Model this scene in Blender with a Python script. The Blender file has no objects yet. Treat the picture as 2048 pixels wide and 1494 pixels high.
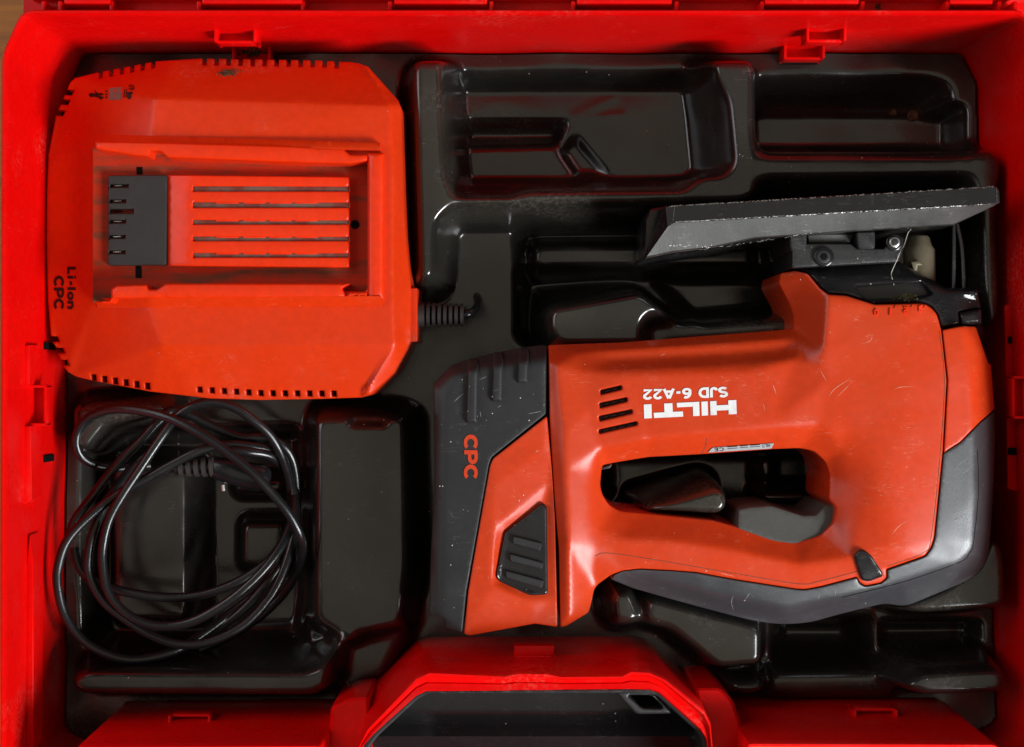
import bpy, bmesh, math, random
import numpy as np
from mathutils import Vector
from mathutils.geometry import delaunay_2d_cdt
random.seed(7); rng = np.random.default_rng(7)
R = math.radians
sc = bpy.context.scene
COL = sc.collection

# ------------------------------------------------------------------ camera, world, lamps, exposure
HC = 0.85                      # camera height above the tray flange, metres
S0 = 0.000272                  # metres per photo pixel on the flange plane
cam = bpy.data.cameras.new('camera'); camo = bpy.data.objects.new('camera', cam); COL.objects.link(camo)
camo.location = (0, 0, HC); cam.sensor_width = 36; cam.lens = 36 * HC / (2048 * S0)
cam.clip_start = 0.01; cam.clip_end = 50
sc.camera = camo
w = bpy.data.worlds.new('World'); sc.world = w; w.use_nodes = True
bg = w.node_tree.nodes['Background']; bg.inputs[0].default_value = (1.0, 0.86, 0.68, 1); bg.inputs[1].default_value = 0.05
def area(name, loc, target, sx, sy, power, col):
    l = bpy.data.lights.new(name, 'AREA'); l.shape = 'RECTANGLE'; l.size = sx; l.size_y = sy; l.energy = power; l.color = col
    o = bpy.data.objects.new(name, l); COL.objects.link(o); o.location = loc
    o.rotation_euler = (Vector(target) - Vector(loc)).to_track_quat('-Z', 'Y').to_euler()
    return o
area('window_light', (1.18, -0.86, 1.08), (0, 0, 0.03), 0.72, 0.66, 47, (0.95, 0.98, 1.0))
area('side_window_light', (-1.15, 0.50, 0.95), (0.1, 0, 0.05), 1.3, 0.9, 8, (0.95, 0.97, 1.0))
area('ceiling_bounce', (0.2, -0.2, 2.5), (0, 0, 0), 2.4, 2.4, 5.6, (1.0, 0.90, 0.74))
vs = sc.view_settings; vs.view_transform = 'Standard'; vs.look = 'None'; vs.gamma = 1; vs.exposure = 0.0; vs.use_curve_mapping = False

# ------------------------------------------------------------------ helpers: photo pixel + real height -> point
def U(x, y, z):
    s = S0 * (HC - z) / HC
    return ((x - 1024) * s, -(y - 747) * s, z)
def UA(xy, z):
    xy = np.asarray(xy, float); z = np.asarray(z, float)
    s = S0 * (HC - z) / HC
    return np.stack([(xy[:, 0] - 1024) * s, -(xy[:, 1] - 747) * s, np.broadcast_to(z, xy[:, 0].shape)], 1)
def inside(P, loops):
    P = np.asarray(P, float); c = np.zeros(len(P), bool)
    for L in loops:
        L = np.asarray(L, float); x1, y1 = L[:, 0], L[:, 1]; x2, y2 = np.roll(x1, -1), np.roll(y1, -1)
        for a, b, d, e in zip(x1, y1, x2, y2):
            if b == e: continue
            m = ((b > P[:, 1]) != (e > P[:, 1]))
            c ^= m & (P[:, 0] < (d - a) * (P[:, 1] - b) / (e - b) + a)
    return c
def pdist(P, loops, closed=True):
    P = np.asarray(P, float); out = np.full(len(P), 1e9)
    for L in loops:
        L = np.asarray(L, float); n = len(L)
        for i in range(n if closed else n - 1):
            a = L[i]; b = L[(i + 1) % n]; ab = b - a; q = ab @ ab
            if q < 1e-18: continue
            t = np.clip(((P - a) @ ab) / q, 0, 1)
            e = P - a - t[:, None] * ab
            out = np.minimum(out, e[:, 0] ** 2 + e[:, 1] ** 2)
    return np.sqrt(out)
def rnd(poly, r, n=4, closed=True):
    """round the corners of a polygon; r in the polygon's unit"""
    p = [np.array(q[:2], float) for q in poly]; out = []; N = len(p)
    for i in range(N):
        if not closed and i in (0, N - 1): out.append(tuple(p[i])); continue
        a, b, c = p[i - 1], p[i], p[(i + 1) % N]
        la, lc = np.linalg.norm(a - b), np.linalg.norm(c - b)
        rr = min(r, la * 0.45, lc * 0.45)
        if rr < 1e-9: out.append(tuple(b)); continue
        s, e = b + (a - b) / la * rr, b + (c - b) / lc * rr
        for k in range(n + 1):
            t = k / n; out.append(tuple((1 - t) ** 2 * s + 2 * t * (1 - t) * b + t * t * e))
    return out
def dens(poly, step):
    p = np.asarray(poly, float); out = []
    for i in range(len(p)):
        a, b = p[i], p[(i + 1) % len(p)]; n = max(1, int(math.ceil(np.linalg.norm(b - a) / step)))
        for k in range(n): out.append(a + (b - a) * k / n)
    return np.array(out)
def smooth_path(pts, n=8):
    """Catmull-Rom through points of any dimension"""
    p = np.asarray(pts, float); p = np.vstack([2 * p[0] - p[1], p, 2 * p[-1] - p[-2]]); out = []
    for i in range(1, len(p) - 2):
        for k in range(n):
            t = k / n
            out.append(0.5 * (2 * p[i] + (p[i + 1] - p[i - 1]) * t + (2 * p[i - 1] - 5 * p[i] + 4 * p[i + 1] - p[i + 2]) * t * t
                              + (3 * p[i] - p[i - 1] - 3 * p[i + 1] + p[i + 2]) * t ** 3))
    out.append(p[-2]); return np.array(out)
def blur(Z, s):
    if s <= 0: return Z
    k = int(3 * s) + 1; g = np.exp(-0.5 * (np.arange(-k, k + 1) / s) ** 2); g /= g.sum()
    for ax in (0, 1):
        Zp = np.pad(Z, [(k, k) if a == ax else (0, 0) for a in (0, 1)], mode='edge')
        Z = sum(gi * np.take(Zp, np.arange(i, i + Z.shape[ax]), axis=ax) for i, gi in enumerate(g))
    return Z
class HM:
    """height map over photo pixels from polylines of (x, y, z in mm), straight between them, creases softened"""
    def __init__(self, lines, box, soft=2.0, step=2.0):
        P, E, Z = [], [], []
        for L in lines:
            i0 = len(P)
            for (x, y, z) in L: P.append(Vector((x, y))); Z.append(z)
            E += [(i, i + 1) for i in range(i0, len(P) - 1)]
        v, e, f, ov, oe, of = delaunay_2d_cdt(P, E, [], 0, 1e-3)
        z = [np.mean([Z[j] for j in o]) if len(o) else None for o in ov]
        vv = np.array([(a.x, a.y) for a in v])
        for i, q in enumerate(z):
            if q is None:
                src = np.array([(p.x, p.y) for p in P]); d = ((src - vv[i]) ** 2).sum(1); z[i] = Z[int(d.argmin())]
        z = np.array(z, float)
        self.x0, self.y0, x1, y1 = box; self.st = step
        nx, ny = int((x1 - self.x0) / step) + 1, int((y1 - self.y0) / step) + 1
        G = np.full((ny, nx), np.nan); X, Y = np.meshgrid(self.x0 + step * np.arange(nx), self.y0 + step * np.arange(ny))
        for t in f:
            a, b, c = (vv[i] for i in t); za, zb, zc = (z[i] for i in t)
            i0, i1 = int((min(a[0], b[0], c[0]) - self.x0) / step) - 1, int((max(a[0], b[0], c[0]) - self.x0) / step) + 2
            j0, j1 = int((min(a[1], b[1], c[1]) - self.y0) / step) - 1, int((max(a[1], b[1], c[1]) - self.y0) / step) + 2
            i0, j0 = max(i0, 0), max(j0, 0); i1, j1 = min(i1, nx), min(j1, ny)
            if i1 <= i0 or j1 <= j0: continue
            x, y = X[j0:j1, i0:i1], Y[j0:j1, i0:i1]
            den = (b[1] - c[1]) * (a[0] - c[0]) + (c[0] - b[0]) * (a[1] - c[1])
            if abs(den) < 1e-9: continue
            l1 = ((b[1] - c[1]) * (x - c[0]) + (c[0] - b[0]) * (y - c[1])) / den
            l2 = ((c[1] - a[1]) * (x - c[0]) + (a[0] - c[0]) * (y - c[1])) / den
            m = (l1 >= -1e-6) & (l2 >= -1e-6) & (l1 + l2 <= 1 + 1e-6)
            sub = G[j0:j1, i0:i1]; sub[m] = (l1 * za + l2 * zb + (1 - l1 - l2) * zc)[m]
        for _ in range(400):                                   # grow outwards past the hull
            m = np.isnan(G)
            if not m.any(): break
            acc = np.zeros_like(G); n = np.zeros_like(G)
            for dj, di in ((1, 0), (-1, 0), (0, 1), (0, -1)):
                Gs = np.full_like(G, np.nan)
                js, jd = (slice(1, None), slice(0, -1)) if dj == 1 else ((slice(0, -1), slice(1, None)) if dj == -1 else (slice(None), slice(None)))
                is_, id_ = (slice(1, None), slice(0, -1)) if di == 1 else ((slice(0, -1), slice(1, None)) if di == -1 else (slice(None), slice(None)))
                Gs[jd, id_] = G[js, is_]
                k = ~np.isnan(Gs); acc[k] += Gs[k]; n[k] += 1
            k = m & (n > 0); G[k] = acc[k] / n[k]
        self.G = blur(np.nan_to_num(G, nan=50.0), soft / step)
    def __call__(self, x, y):
        ny, nx = self.G.shape
        u = np.clip((np.asarray(x, float) - self.x0) / self.st, 0, nx - 1.001); v = np.clip((np.asarray(y, float) - self.y0) / self.st, 0, ny - 1.001)
        i, j = u.astype(int), v.astype(int); a, b = u - i, v - j; G = self.G
        return ((1 - a) * (1 - b) * G[j, i] + a * (1 - b) * G[j, i + 1] + (1 - a) * b * G[j + 1, i] + a * b * G[j + 1, i + 1]) / 1000
def flat(z): return lambda x, y: np.full(np.shape(x), z / 1000.0)

BASE = {}
def thing(name, label, cat, base, group=None):
    o = bpy.data.objects.new(name, None); COL.objects.link(o); o.location = base; o.empty_display_size = 0.02
    o['label'] = label; o['category'] = cat
    if group: o['group'] = group
    BASE[o.name] = base
    return o
def root(o):
    while o.parent: o = o.parent
    return o
def mk(name, V, F, mat, parent=None, sharp=38, smooth=True):
    V = np.asarray(V, float)
    if parent is not None: V = V - np.array(BASE[root(parent).name])
    me = bpy.data.meshes.new(name); me.from_pydata(V.tolist(), [], [list(map(int, f)) for f in F]); me.update()
    if smooth:
        me.polygons.foreach_set('use_smooth', [True] * len(me.polygons)); me.set_sharp_from_angle(angle=R(sharp))
    me.materials.append(mat)
    o = bpy.data.objects.new(name, me); COL.objects.link(o)
    if parent is not None: o.parent = parent
    return o
def tag(o, label, cat, group=None, kind=None):
    if label: o['label'] = label
    if cat: o['category'] = cat
    if group: o['group'] = group
    if kind: o['kind'] = kind
    return o
def relief(name, outline, zf, mat, parent, holes=(), step=9, rad=6, drop=4, base=0.0, sharp=38, walls=True, creases=()):
    """a solid with the plan given in photo pixels, top surface zf, rounded shoulder and straight sides down to base"""
    loops = [dens(outline, step * 0.6)] + [dens(h, step * 0.5) for h in holes]
    pts = [p for L in loops for p in L]; edges = []; k = 0
    for L in loops:
        n = len(L); edges += [(k + i, k + (i + 1) % n) for i in range(n)]; k += n
    for c in creases:
        c = np.asarray(c, float)[:, :2]; q = [c[0]]
        for a, b in zip(c[:-1], c[1:]):
            m_ = max(1, int(np.linalg.norm(b - a) / step)); q += [a + (b - a) * (j + 1) / m_ for j in range(m_)]
        edges += [(k + i, k + i + 1) for i in range(len(q) - 1)]; k += len(q); pts += q
    O = loops[0]
    extra = []
    x0, y0 = O.min(0); x1, y1 = O.max(0)
    gx, gy = np.meshgrid(np.arange(x0, x1, step), np.arange(y0, y1, step * 0.87)); gx[1::2] += step / 2
    g = np.stack([gx.ravel(), gy.ravel()], 1)
    if len(g):
        g = g[inside(g, loops)]
        if len(g): extra.append(g[pdist(g, loops) > max(rad * 1.15, step * 0.35)])
    if rad > 0:
        for fr in (0.1, 0.3, 0.6, 1.0):
            for L in loops:
                t = np.roll(L, -1, 0) - np.roll(L, 1, 0); nn = np.stack([-t[:, 1], t[:, 0]], 1); nn /= (np.linalg.norm(nn, axis=1)[:, None] + 1e-9)
                for s in (1, -1):
                    q = L + s * nn * rad * fr; q = q[inside(q, loops)]
                    if len(q): q = q[pdist(q, loops) > rad * fr * 0.92]
                    if len(q): extra.append(q)
    if extra: pts = pts + [p for e in extra for p in e]
    v, e, f, *_ = delaunay_2d_cdt([Vector((p[0], -p[1])) for p in pts], edges, [], 0, 1e-3)
    xy = np.array([(a.x, -a.y) for a in v]); f = np.array([t for t in f if len(t) == 3])
    cen = xy[f].mean(1); f = f[inside(cen, loops)]
    z = zf(xy[:, 0], xy[:, 1])
    if rad > 0 and drop:
        u = np.clip(pdist(xy, loops) / rad, 0, 1)
        z = z - drop / 1000 * (1 - np.sqrt(np.maximum(0, 1 - (1 - u) ** 2)))
    V = UA(xy, z).tolist(); F = [list(t) for t in f]
    if walls:
        cnt = {}
        for t in F:
            for a, b in ((t[0], t[1]), (t[1], t[2]), (t[2], t[0])): cnt[(a, b)] = 1
        low = {}
        for (a, b) in list(cnt):
            if (b, a) in cnt: continue
            for q in (a, b):
                if q not in low: low[q] = len(V); V.append([V[q][0], V[q][1], min(base, V[q][2] - 1e-4)])
            F.append([b, a, low[a], low[b]])
    return mk(name, V, F, mat, parent, sharp)
def slab(name, poly, ztop, zbot, mat, parent, bev=2.0, drop=0.6, zf=None, sharp=38):
    """small bevelled plate; poly in photo pixels at its top"""
    p = np.array(poly, float); n = len(p)
    if np.sum(p[:, 0] * np.roll(p[:, 1], -1) - np.roll(p[:, 0], -1) * p[:, 1]) > 0: p = p[::-1]     # counter-clockwise in the world
    d1 = np.roll(p, -1, 0) - p; d1 /= np.linalg.norm(d1, axis=1)[:, None] + 1e-9
    nr = np.stack([-d1[:, 1], d1[:, 0]], 1); nr = -nr
    m = nr + np.roll(nr, 1, 0); m /= np.maximum(0.35, (m * nr).sum(1))[:, None] + 1e-9
    sgn = 1 if inside((p + m * 0.05), [p]).mean() > 0.5 else -1
    zt = (zf(p[:, 0], p[:, 1]) + ztop / 1000) if zf else np.full(n, ztop / 1000.0)
    rows = []
    for fr, dz in ((0, drop), (0.3, drop * 0.3), (1, 0)):
        q = p + sgn * m * bev * fr; rows.append(UA(q, zt - dz / 1000))
    lowz = np.full(n, zbot / 1000.0); low = rows[0].copy(); low[:, 2] = lowz
    V = np.vstack([low] + rows); F = []
    for r in range(3):
        for i in range(n):
            j = (i + 1) % n; F.append([r * n + i, r * n + j, (r + 1) * n + j, (r + 1) * n + i])
    F.append(list(range(3 * n, 4 * n))); F.append(list(range(n))[::-1])
    return mk(name, V, F, mat, parent, sharp)
def tube(name, path, rad, mat, parent, seg=10, taper=None, squash=1.0):
    P = np.asarray(path, float); n = len(P); V = []; F = []
    T = np.gradient(P, axis=0); T /= np.linalg.norm(T, axis=1)[:, None] + 1e-12
    up = np.array([0, 0, 1.0])
    for i in range(n):
        s = np.cross(T[i], up); L = np.linalg.norm(s); s = s / L if L > 1e-4 else np.array([1.0, 0, 0]); u = np.cross(s, T[i])
        r = rad if taper is None else rad * taper[i]
        for k in range(seg):
            a = 2 * math.pi * k / seg; V.append(P[i] + r * (math.cos(a) * s + squash * math.sin(a) * u))
    for i in range(n - 1):
        for k in range(seg):
            F.append([i * seg + k, i * seg + (k + 1) % seg, (i + 1) * seg + (k + 1) % seg, (i + 1) * seg + k])
    F.append(list(range(seg))[::-1]); F.append([(n - 1) * seg + k for k in range(seg)])
    return (V, F) if mat is None else mk(name, V, F, mat, parent, 50)
def merge(parts):
    V, F = [], []
    for v, f in parts:
        k = len(V); V += [list(q) for q in v]; F += [[i + k for i in t] for t in f]
    return V, F
def boxm(c, sx, sy, sz, bev=0.0004, rot=0):
    """bevelled box in world metres: list of verts, faces"""
    bm = bmesh.new(); bmesh.ops.create_cube(bm, size=1)
    for v in bm.verts: v.co = Vector((v.co.x * sx, v.co.y * sy, v.co.z * sz))
    if bev > 0: bmesh.ops.bevel(bm, geom=list(bm.edges), offset=bev, segments=2, affect='EDGES', profile=0.6)
    cr, sr = math.cos(rot), math.sin(rot); bm.verts.index_update()
    V = [(c[0] + v.co.x * cr - v.co.y * sr, c[1] + v.co.x * sr + v.co.y * cr, c[2] + v.co.z) for v in bm.verts]
    F = [[v.index for v in f.verts] for f in bm.faces]; bm.free()
    return V, F
def arc(cx, cy, rx, ry, a0, a1, n=10): return [(cx + rx * math.cos(R(a0 + (a1 - a0) * k / n)), cy + ry * math.sin(R(a0 + (a1 - a0) * k / n))) for k in range(n + 1)]
GLYPH = {   # bold sans strokes in a box 1 high: (advance width, centre lines)
 'C': (.86, [arc(.48, .5, .38, .41, 42, 318, 16)]), 'P': (.78, [[(.1, 0), (.1, 1)], [(.1, .91)] + arc(.44, .66, .26, .25, 90, -90, 8) + [(.1, .41)]]),
 'S': (.80, [arc(.40, .715, .28, .205, 25, 250, 10) + arc(.42, .285, .29, .205, 72, -155, 12)]), 'J': (.62, [[(.50, 1), (.50, .30)] + arc(.28, .30, .22, .215, 0, -180, 9)]),
 'D': (.86, [[(.1, .09), (.1, .91), (.38, .91)] + arc(.38, .5, .36, .41, 90, -90, 10) + [(.1, .09)]]), '6': (.76, [arc(.40, .32, .28, .235, 0, 360, 16), arc(.46, .42, .34, .49, 180, 62, 8)]),
 '-': (.50, [[(.08, .40), (.42, .40)]]), 'A': (.90, [[(.06, 0), (.42, .96)], [(.48, .96), (.84, 0)], [(.22, .28), (.68, .28)]]),
 '2': (.76, [arc(.38, .68, .27, .235, 165, -20, 9) + [(.10, .085), (.70, .085)]]), 'L': (.66, [[(.1, 1), (.1, .09), (.62, .09)]]), 'i': (.30, [[(.13, 0), (.13, .70)], [(.13, .84), (.13, 1)]]),
 'I': (.30, [[(.13, 0), (.13, 1)]]), 'o': (.72, [arc(.36, .35, .27, .27, 0, 360, 14)]), 'n': (.68, [[(.1, 0), (.1, .70)], arc(.34, .38, .24, .24, 175, 0, 8) + [(.58, 0)]]),
 '0': (.72, [arc(.36, .5, .25, .41, 0, 360, 16)]), '1': (.46, [[(.32, 0), (.32, 1)], [(.30, .93), (.06, .74)]]), '3': (.72, [arc(.34, .70, .25, .215, 150, -80, 9), arc(.34, .29, .28, .215, 80, -150, 10)]),
 'E': (.70, [[(.1, 0), (.1, 1)], [(.1, .09), (.62, .09)], [(.1, .5), (.56, .5)], [(.1, .91), (.62, .91)]]), 'H': (.80, [[(.1, 0), (.1, 1)], [(.68, 0), (.68, 1)], [(.1, .5), (.68, .5)]]), 'T': (.74, [[(.36, 0), (.36, .9)], [(.03, .91), (.69, .91)]]), ' ': (.38, [])}
def textm(name, body, cx, cy, wpx, hpx, rot, zf, mat, parent, lift=0.25, bold=0.0, depth=0.0, t=0.18):
    """lettering cut from strokes, fitted to wpx x hpx photo pixels and laid on the surface zf"""
    x = 0; S = []
    for c in body:
        a, lines = GLYPH[c]; S += [[(x + p[0], p[1]) for p in l] for l in lines]; x += a + 0.10
    W = x - 0.10; c, s_ = math.cos(R(rot)), math.sin(R(rot)); parts = []
    for k, l in enumerate(S):
        l = [p for j, p in enumerate(l) if j == 0 or math.hypot(p[0] - l[j - 1][0], p[1] - l[j - 1][1]) > 1e-4]; P = np.array(l, float); T = np.gradient(P, axis=0) if len(P) > 2 else np.repeat((P[1] - P[0])[None], 2, 0)
        closed = np.linalg.norm(P[0] - P[-1]) < 1e-6
        if len(P) > 2:
            d = np.diff(P, axis=0); d /= np.linalg.norm(d, axis=1)[:, None]; a_, b_ = np.vstack([d[:1] if not closed else d[-1:], d]), np.vstack([d, d[-1:] if not closed else d[:1]])
            n1 = np.stack([-a_[:, 1], a_[:, 0]], 1); n2 = np.stack([-b_[:, 1], b_[:, 0]], 1); m = n1 + n2; m /= np.maximum(.5, (m * n1).sum(1))[:, None]
        else:
            n1 = np.stack([-T[:, 1], T[:, 0]], 1); m = n1 / np.linalg.norm(n1, axis=1)[:, None]
        v = np.vstack([P + m * t / 2, P - m * t / 2]); n = len(P)
        v = (v - np.array([W / 2, 0.5])) * np.array([wpx / W, hpx])
        xy = np.stack([cx + v[:, 0] * c + v[:, 1] * s_, cy + v[:, 0] * s_ - v[:, 1] * c], 1)
        parts.append(decal(None, xy, [[i, i + 1, n + i + 1, n + i] for i in range(n - 1)], zf, mat, parent, lift + 0.012 * (k % 4), depth))
    V, F = merge(parts); return mk(name, V, F, mat, parent, 30)
def decal(name, xy, F, zf, mat, parent, lift=0.25, depth=0.0):
    xy = np.asarray(xy, float); z = zf(xy[:, 0], xy[:, 1]) + lift / 1000
    V = UA(xy, z); F = [list(f) for f in F]
    a = [np.cross(V[f[1]] - V[f[0]], V[f[2]] - V[f[0]])[2] for f in F]
    F = [f if q > 0 else f[::-1] for f, q in zip(F, a)]
    d = max(depth, 0.12) / 1000
    n = len(V); low = V.copy(); low[:, 2] -= d; ed = {}
    for f in F:
        for i in range(len(f)): ed[(f[i], f[(i + 1) % len(f)])] = 1
    side = [[b, a_, a_ + n, b + n] for (a_, b) in ed if (b, a_) not in ed]
    if name is None: return np.vstack([V, low]), F + side
    return mk(name, np.vstack([V, low]), F + side, mat, parent, 30)
def polydecal(name, poly, zf, mat, parent, lift=0.25, depth=0.0, step=14):
    L = dens(poly, step)
    v, e, f, *_ = delaunay_2d_cdt([Vector((p[0], p[1])) for p in L], [(i, (i + 1) % len(L)) for i in range(len(L))], [], 0, 1e-3)
    xy = np.array([(a.x, a.y) for a in v]); f = np.array(f); f = f[inside(xy[f].mean(1), [L])]
    return decal(name, xy, f.tolist(), zf, mat, parent, lift, depth)
def circ(x, y, r, n=20, sx=1, sy=1): return [(x + r * sx * math.cos(2 * math.pi * k / n), y + r * sy * math.sin(2 * math.pi * k / n)) for k in range(n)]

# ------------------------------------------------------------------ materials
def mat(name, col, rough=0.4, spec=0.5, metal=0.0, col2=None, cscale=18, cthr=(0.45, 0.75), bump=0.0, bscale=900, rvar=0.1,
        scratch=0.0, sdens=0.5, specks=0.0, coat=0.0, scol=(0.55, 0.5, 0.45), fscale=260, streak=None, scuff=0.0, scufcol=(0.1, 0.1, 0.1), scufthr=0.60):
    m = bpy.data.materials.new(name); m.use_nodes = True; nt = m.node_tree; N = nt.nodes; L = nt.links
    b = N['Principled BSDF']; b.inputs['Metallic'].default_value = metal; b.inputs['Specular IOR Level'].default_value = spec
    b.inputs['Coat Weight'].default_value = coat; b.inputs['Coat Roughness'].default_value = 0.15
    tc = N.new('ShaderNodeTexCoord')
    def noise(scale, detail=4, vec=None, rough=0.55):
        n = N.new('ShaderNodeTexNoise'); n.inputs['Scale'].default_value = scale; n.inputs['Detail'].default_value = detail; n.inputs['Roughness'].default_value = rough
        L.new(vec or tc.outputs['Object'], n.inputs['Vector']); return n.outputs['Fac']
    def ramp(src, a, c, lo=0.0, hi=1.0):
        n = N.new('ShaderNodeMapRange'); n.inputs[1].default_value = a; n.inputs[2].default_value = c; n.inputs[3].default_value = lo; n.inputs[4].default_value = hi
        L.new(src, n.inputs[0]); return n.outputs[0]
    def math_(op, a, c):
        n = N.new('ShaderNodeMath'); n.operation = op
        for i, q in enumerate((a, c)):
            if isinstance(q, (int, float)): n.inputs[i].default_value = q
            else: L.new(q, n.inputs[i])
        return n.outputs[0]
    def mix(f, a, c):
        n = N.new('ShaderNodeMix'); n.data_type = 'RGBA'
        L.new(f, n.inputs[0])
        for i, q in ((6, a), (7, c)):
            if isinstance(q, tuple): n.inputs[i].default_value = (*q, 1)
            else: L.new(q, n.inputs[i])
        return n.outputs[2]
    sv = None
    if streak:
        sm = N.new('ShaderNodeMapping'); sm.inputs['Scale'].default_value = streak; L.new(tc.outputs['Object'], sm.inputs['Vector']); sv = sm.outputs[0]
    low = noise(cscale, 5, sv)
    c = mix(ramp(noise(fscale, 3), 0.3, 0.7), tuple(0.93 * q for q in col), tuple(min(1, 1.05 * q) for q in col))
    if col2: c = mix(ramp(low, *cthr), c, col2)
    rg = ramp(noise(40, 4), 0.3, 0.7, rough - rvar, rough + rvar)
    if scratch > 0:
        tot = None
        for k, (ang, sx) in enumerate(((20, 9.0), (75, 8.0), (-40, 10.0))):
            mp = N.new('ShaderNodeMapping'); mp.inputs['Rotation'].default_value = (0, 0, R(ang)); mp.inputs['Scale'].default_value = (1, sx, 1); mp.inputs['Location'].default_value = (k * .3, k * .7, 0)
            L.new(tc.outputs['Object'], mp.inputs['Vector'])
            s = noise(95, 2, mp.outputs[0], 0.4)
            band = ramp(math_('ABSOLUTE', math_('SUBTRACT', s, 0.5), 0), 0.0, 0.012, 1.0, 0.0)
            msk = ramp(noise(60 + 17 * k, 3), 0.5 + 0.14 * (1 - sdens), 0.72, 0, 1)
            q = math_('MULTIPLY', band, msk); tot = q if tot is None else math_('MAXIMUM', tot, q)
        tot = math_('MULTIPLY', tot, scratch); c = mix(tot, c, scol); rg = math_('ADD', rg, math_('MULTIPLY', tot, 0.2))
    if scuff > 0:
        f = math_('MULTIPLY', ramp(noise(420, 5, None, 0.7), 0.46, 0.66), ramp(noise(13, 3), scufthr, scufthr + 0.10))
        f = math_('MULTIPLY', f, scuff); c = mix(f, c, scufcol); rg = math_('ADD', rg, math_('MULTIPLY', f, 0.25))
    if specks > 0:
        vo = N.new('ShaderNodeTexVoronoi'); vo.inputs['Scale'].default_value = 320; L.new(tc.outputs['Object'], vo.inputs['Vector'])
        sep = N.new('ShaderNodeSeparateColor'); L.new(vo.outputs['Color'], sep.inputs[0])
        d = ramp(vo.outputs['Distance'], 0.10, 0.17, 1, 0); gate = ramp(sep.outputs[0], 0.988, 0.990, 0, 1)
        f = math_('MULTIPLY', math_('MULTIPLY', d, gate), specks); c = mix(f, c, (0.6, 0.57, 0.52))
    L.new(c, b.inputs['Base Color']); L.new(rg, b.inputs['Roughness'])
    if bump > 0:
        bn = N.new('ShaderNodeBump'); bn.inputs['Strength'].default_value = bump; bn.inputs['Distance'].default_value = 0.0006
        L.new(noise(bscale, 3), bn.inputs['Height']); L.new(bn.outputs[0], b.inputs['Normal'])
    return m
M = {}
M['case'] = mat('case_red', (0.80, 0.0022, 0.0018), 0.32, 0.18, col2=(0.77, 0.0035, 0.0028), cthr=(0.55, 0.8), bump=0.05, scratch=0.12, scol=(0.8, 0.25, 0.22), scuff=0.45, scufcol=(0.80, 0.13, 0.10), scufthr=0.59)
M['tray'] = mat('tray_black', (0.014, 0.0133, 0.0120), 0.20, 0.85, col2=(0.032, 0.028, 0.021), cscale=14, cthr=(0.42, 0.72), rvar=0.10, bump=0.05, scratch=0.5, specks=0.6, scol=(0.13, 0.12, 0.11), scuff=0.7, scufcol=(0.085, 0.080, 0.072), scufthr=0.56)
M['charger'] = mat('charger_orange', (0.72, 0.038, 0.004), 0.33, 0.30, col2=(0.66, 0.040, 0.007), bump=0.08, bscale=2200, scratch=0.35, sdens=0.3, specks=0.15, scol=(0.75, 0.2, 0.12), scuff=0.6, scufcol=(0.72, 0.22, 0.15), scufthr=0.60)
M['rib'] = mat('rail_orange', (0.84, 0.034, 0.002), 0.36, 0.4, bump=0.08, bscale=2200, scratch=0.15, scol=(0.75, 0.2, 0.12))
M['dirty'] = mat('dirty_orange', (0.46, 0.030, 0.008), 0.6, 0.15, col2=(0.13, 0.05, 0.025), cscale=30, cthr=(0.42, 0.66), streak=(1, 7, 1), scratch=0.5, sdens=0.9, scol=(0.04, 0.03, 0.02))
M['grey_dirt'] = mat('grooved_dirt', (0.16, 0.035, 0.022), 0.7, 0.3, col2=(0.16, 0.10, 0.075), cscale=120, cthr=(0.4, 0.6))
M['connector'] = mat('connector_black', (0.030, 0.027, 0.025), 0.55, 0.4, bump=0.1, specks=0.5, scratch=0.2, scol=(0.12, 0.12, 0.11))
M['void'] = mat('void_black', (0.004, 0.004, 0.004), 0.7, 0.1)
M['saw'] = mat('saw_red', (0.60, 0.044, 0.008), 0.31, 0.38, col2=(0.57, 0.050, 0.011), bump=0.10, bscale=2400, scratch=0.7, sdens=0.35, specks=0.2, scol=(0.75, 0.28, 0.18))
M['rubber'] = mat('soft_rubber', (0.040, 0.043, 0.047), 0.35, 0.75, bump=0.2, bscale=2600, scratch=0.55, sdens=0.45, specks=0.6, scol=(0.20, 0.20, 0.19))
M['battery'] = mat('battery_black', (0.019, 0.019, 0.020), 0.5, 0.42, bump=0.18, bscale=2400, scratch=0.5, sdens=0.3, specks=1.0, scol=(0.25, 0.24, 0.22))
M['gloss'] = mat('nose_black', (0.014, 0.013, 0.014), 0.22, 0.5, rvar=0.08, bump=0.06, scratch=0.4, sdens=0.7, specks=0.6, scol=(0.14, 0.13, 0.12))
M['trigger'] = mat('trigger_grey', (0.075, 0.074, 0.068), 0.5, 0.4, bump=0.12, specks=0.4)
M['shoe'] = mat('shoe_black_paint', (0.012, 0.012, 0.013), 0.28, 0.6, bump=0.05, bscale=1800, scratch=0.55, sdens=0.55, specks=0.3, scol=(0.26, 0.25, 0.23), metal=0.1)
M['bevel'] = mat('worn_metal_painted_sheen', (0.085, 0.084, 0.080), 0.40, 0.5, metal=0.55, col2=(0.06, 0.06, 0.058), cscale=22, cthr=(0.45, 0.7), bump=0.06, scratch=0.6, sdens=0.7, scol=(0.35, 0.34, 0.32))  # scratched metal, lightened to stand in for the grey reflection on the bevel
M['light_scratch'] = mat('light_scratch', (0.72, 0.26, 0.17), 0.6, 0.2)
M['pale_scratch'] = mat('pale_scratch', (0.22, 0.22, 0.21), 0.6, 0.2)
M['steel'] = mat('worn_steel', (0.55, 0.54, 0.51), 0.35, 0.5, metal=0.85, bump=0.3)
M['gunmetal'] = mat('gunmetal', (0.045, 0.045, 0.046), 0.38, 0.5, metal=0.4, bump=0.2, scratch=0.5, specks=0.6)
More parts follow.
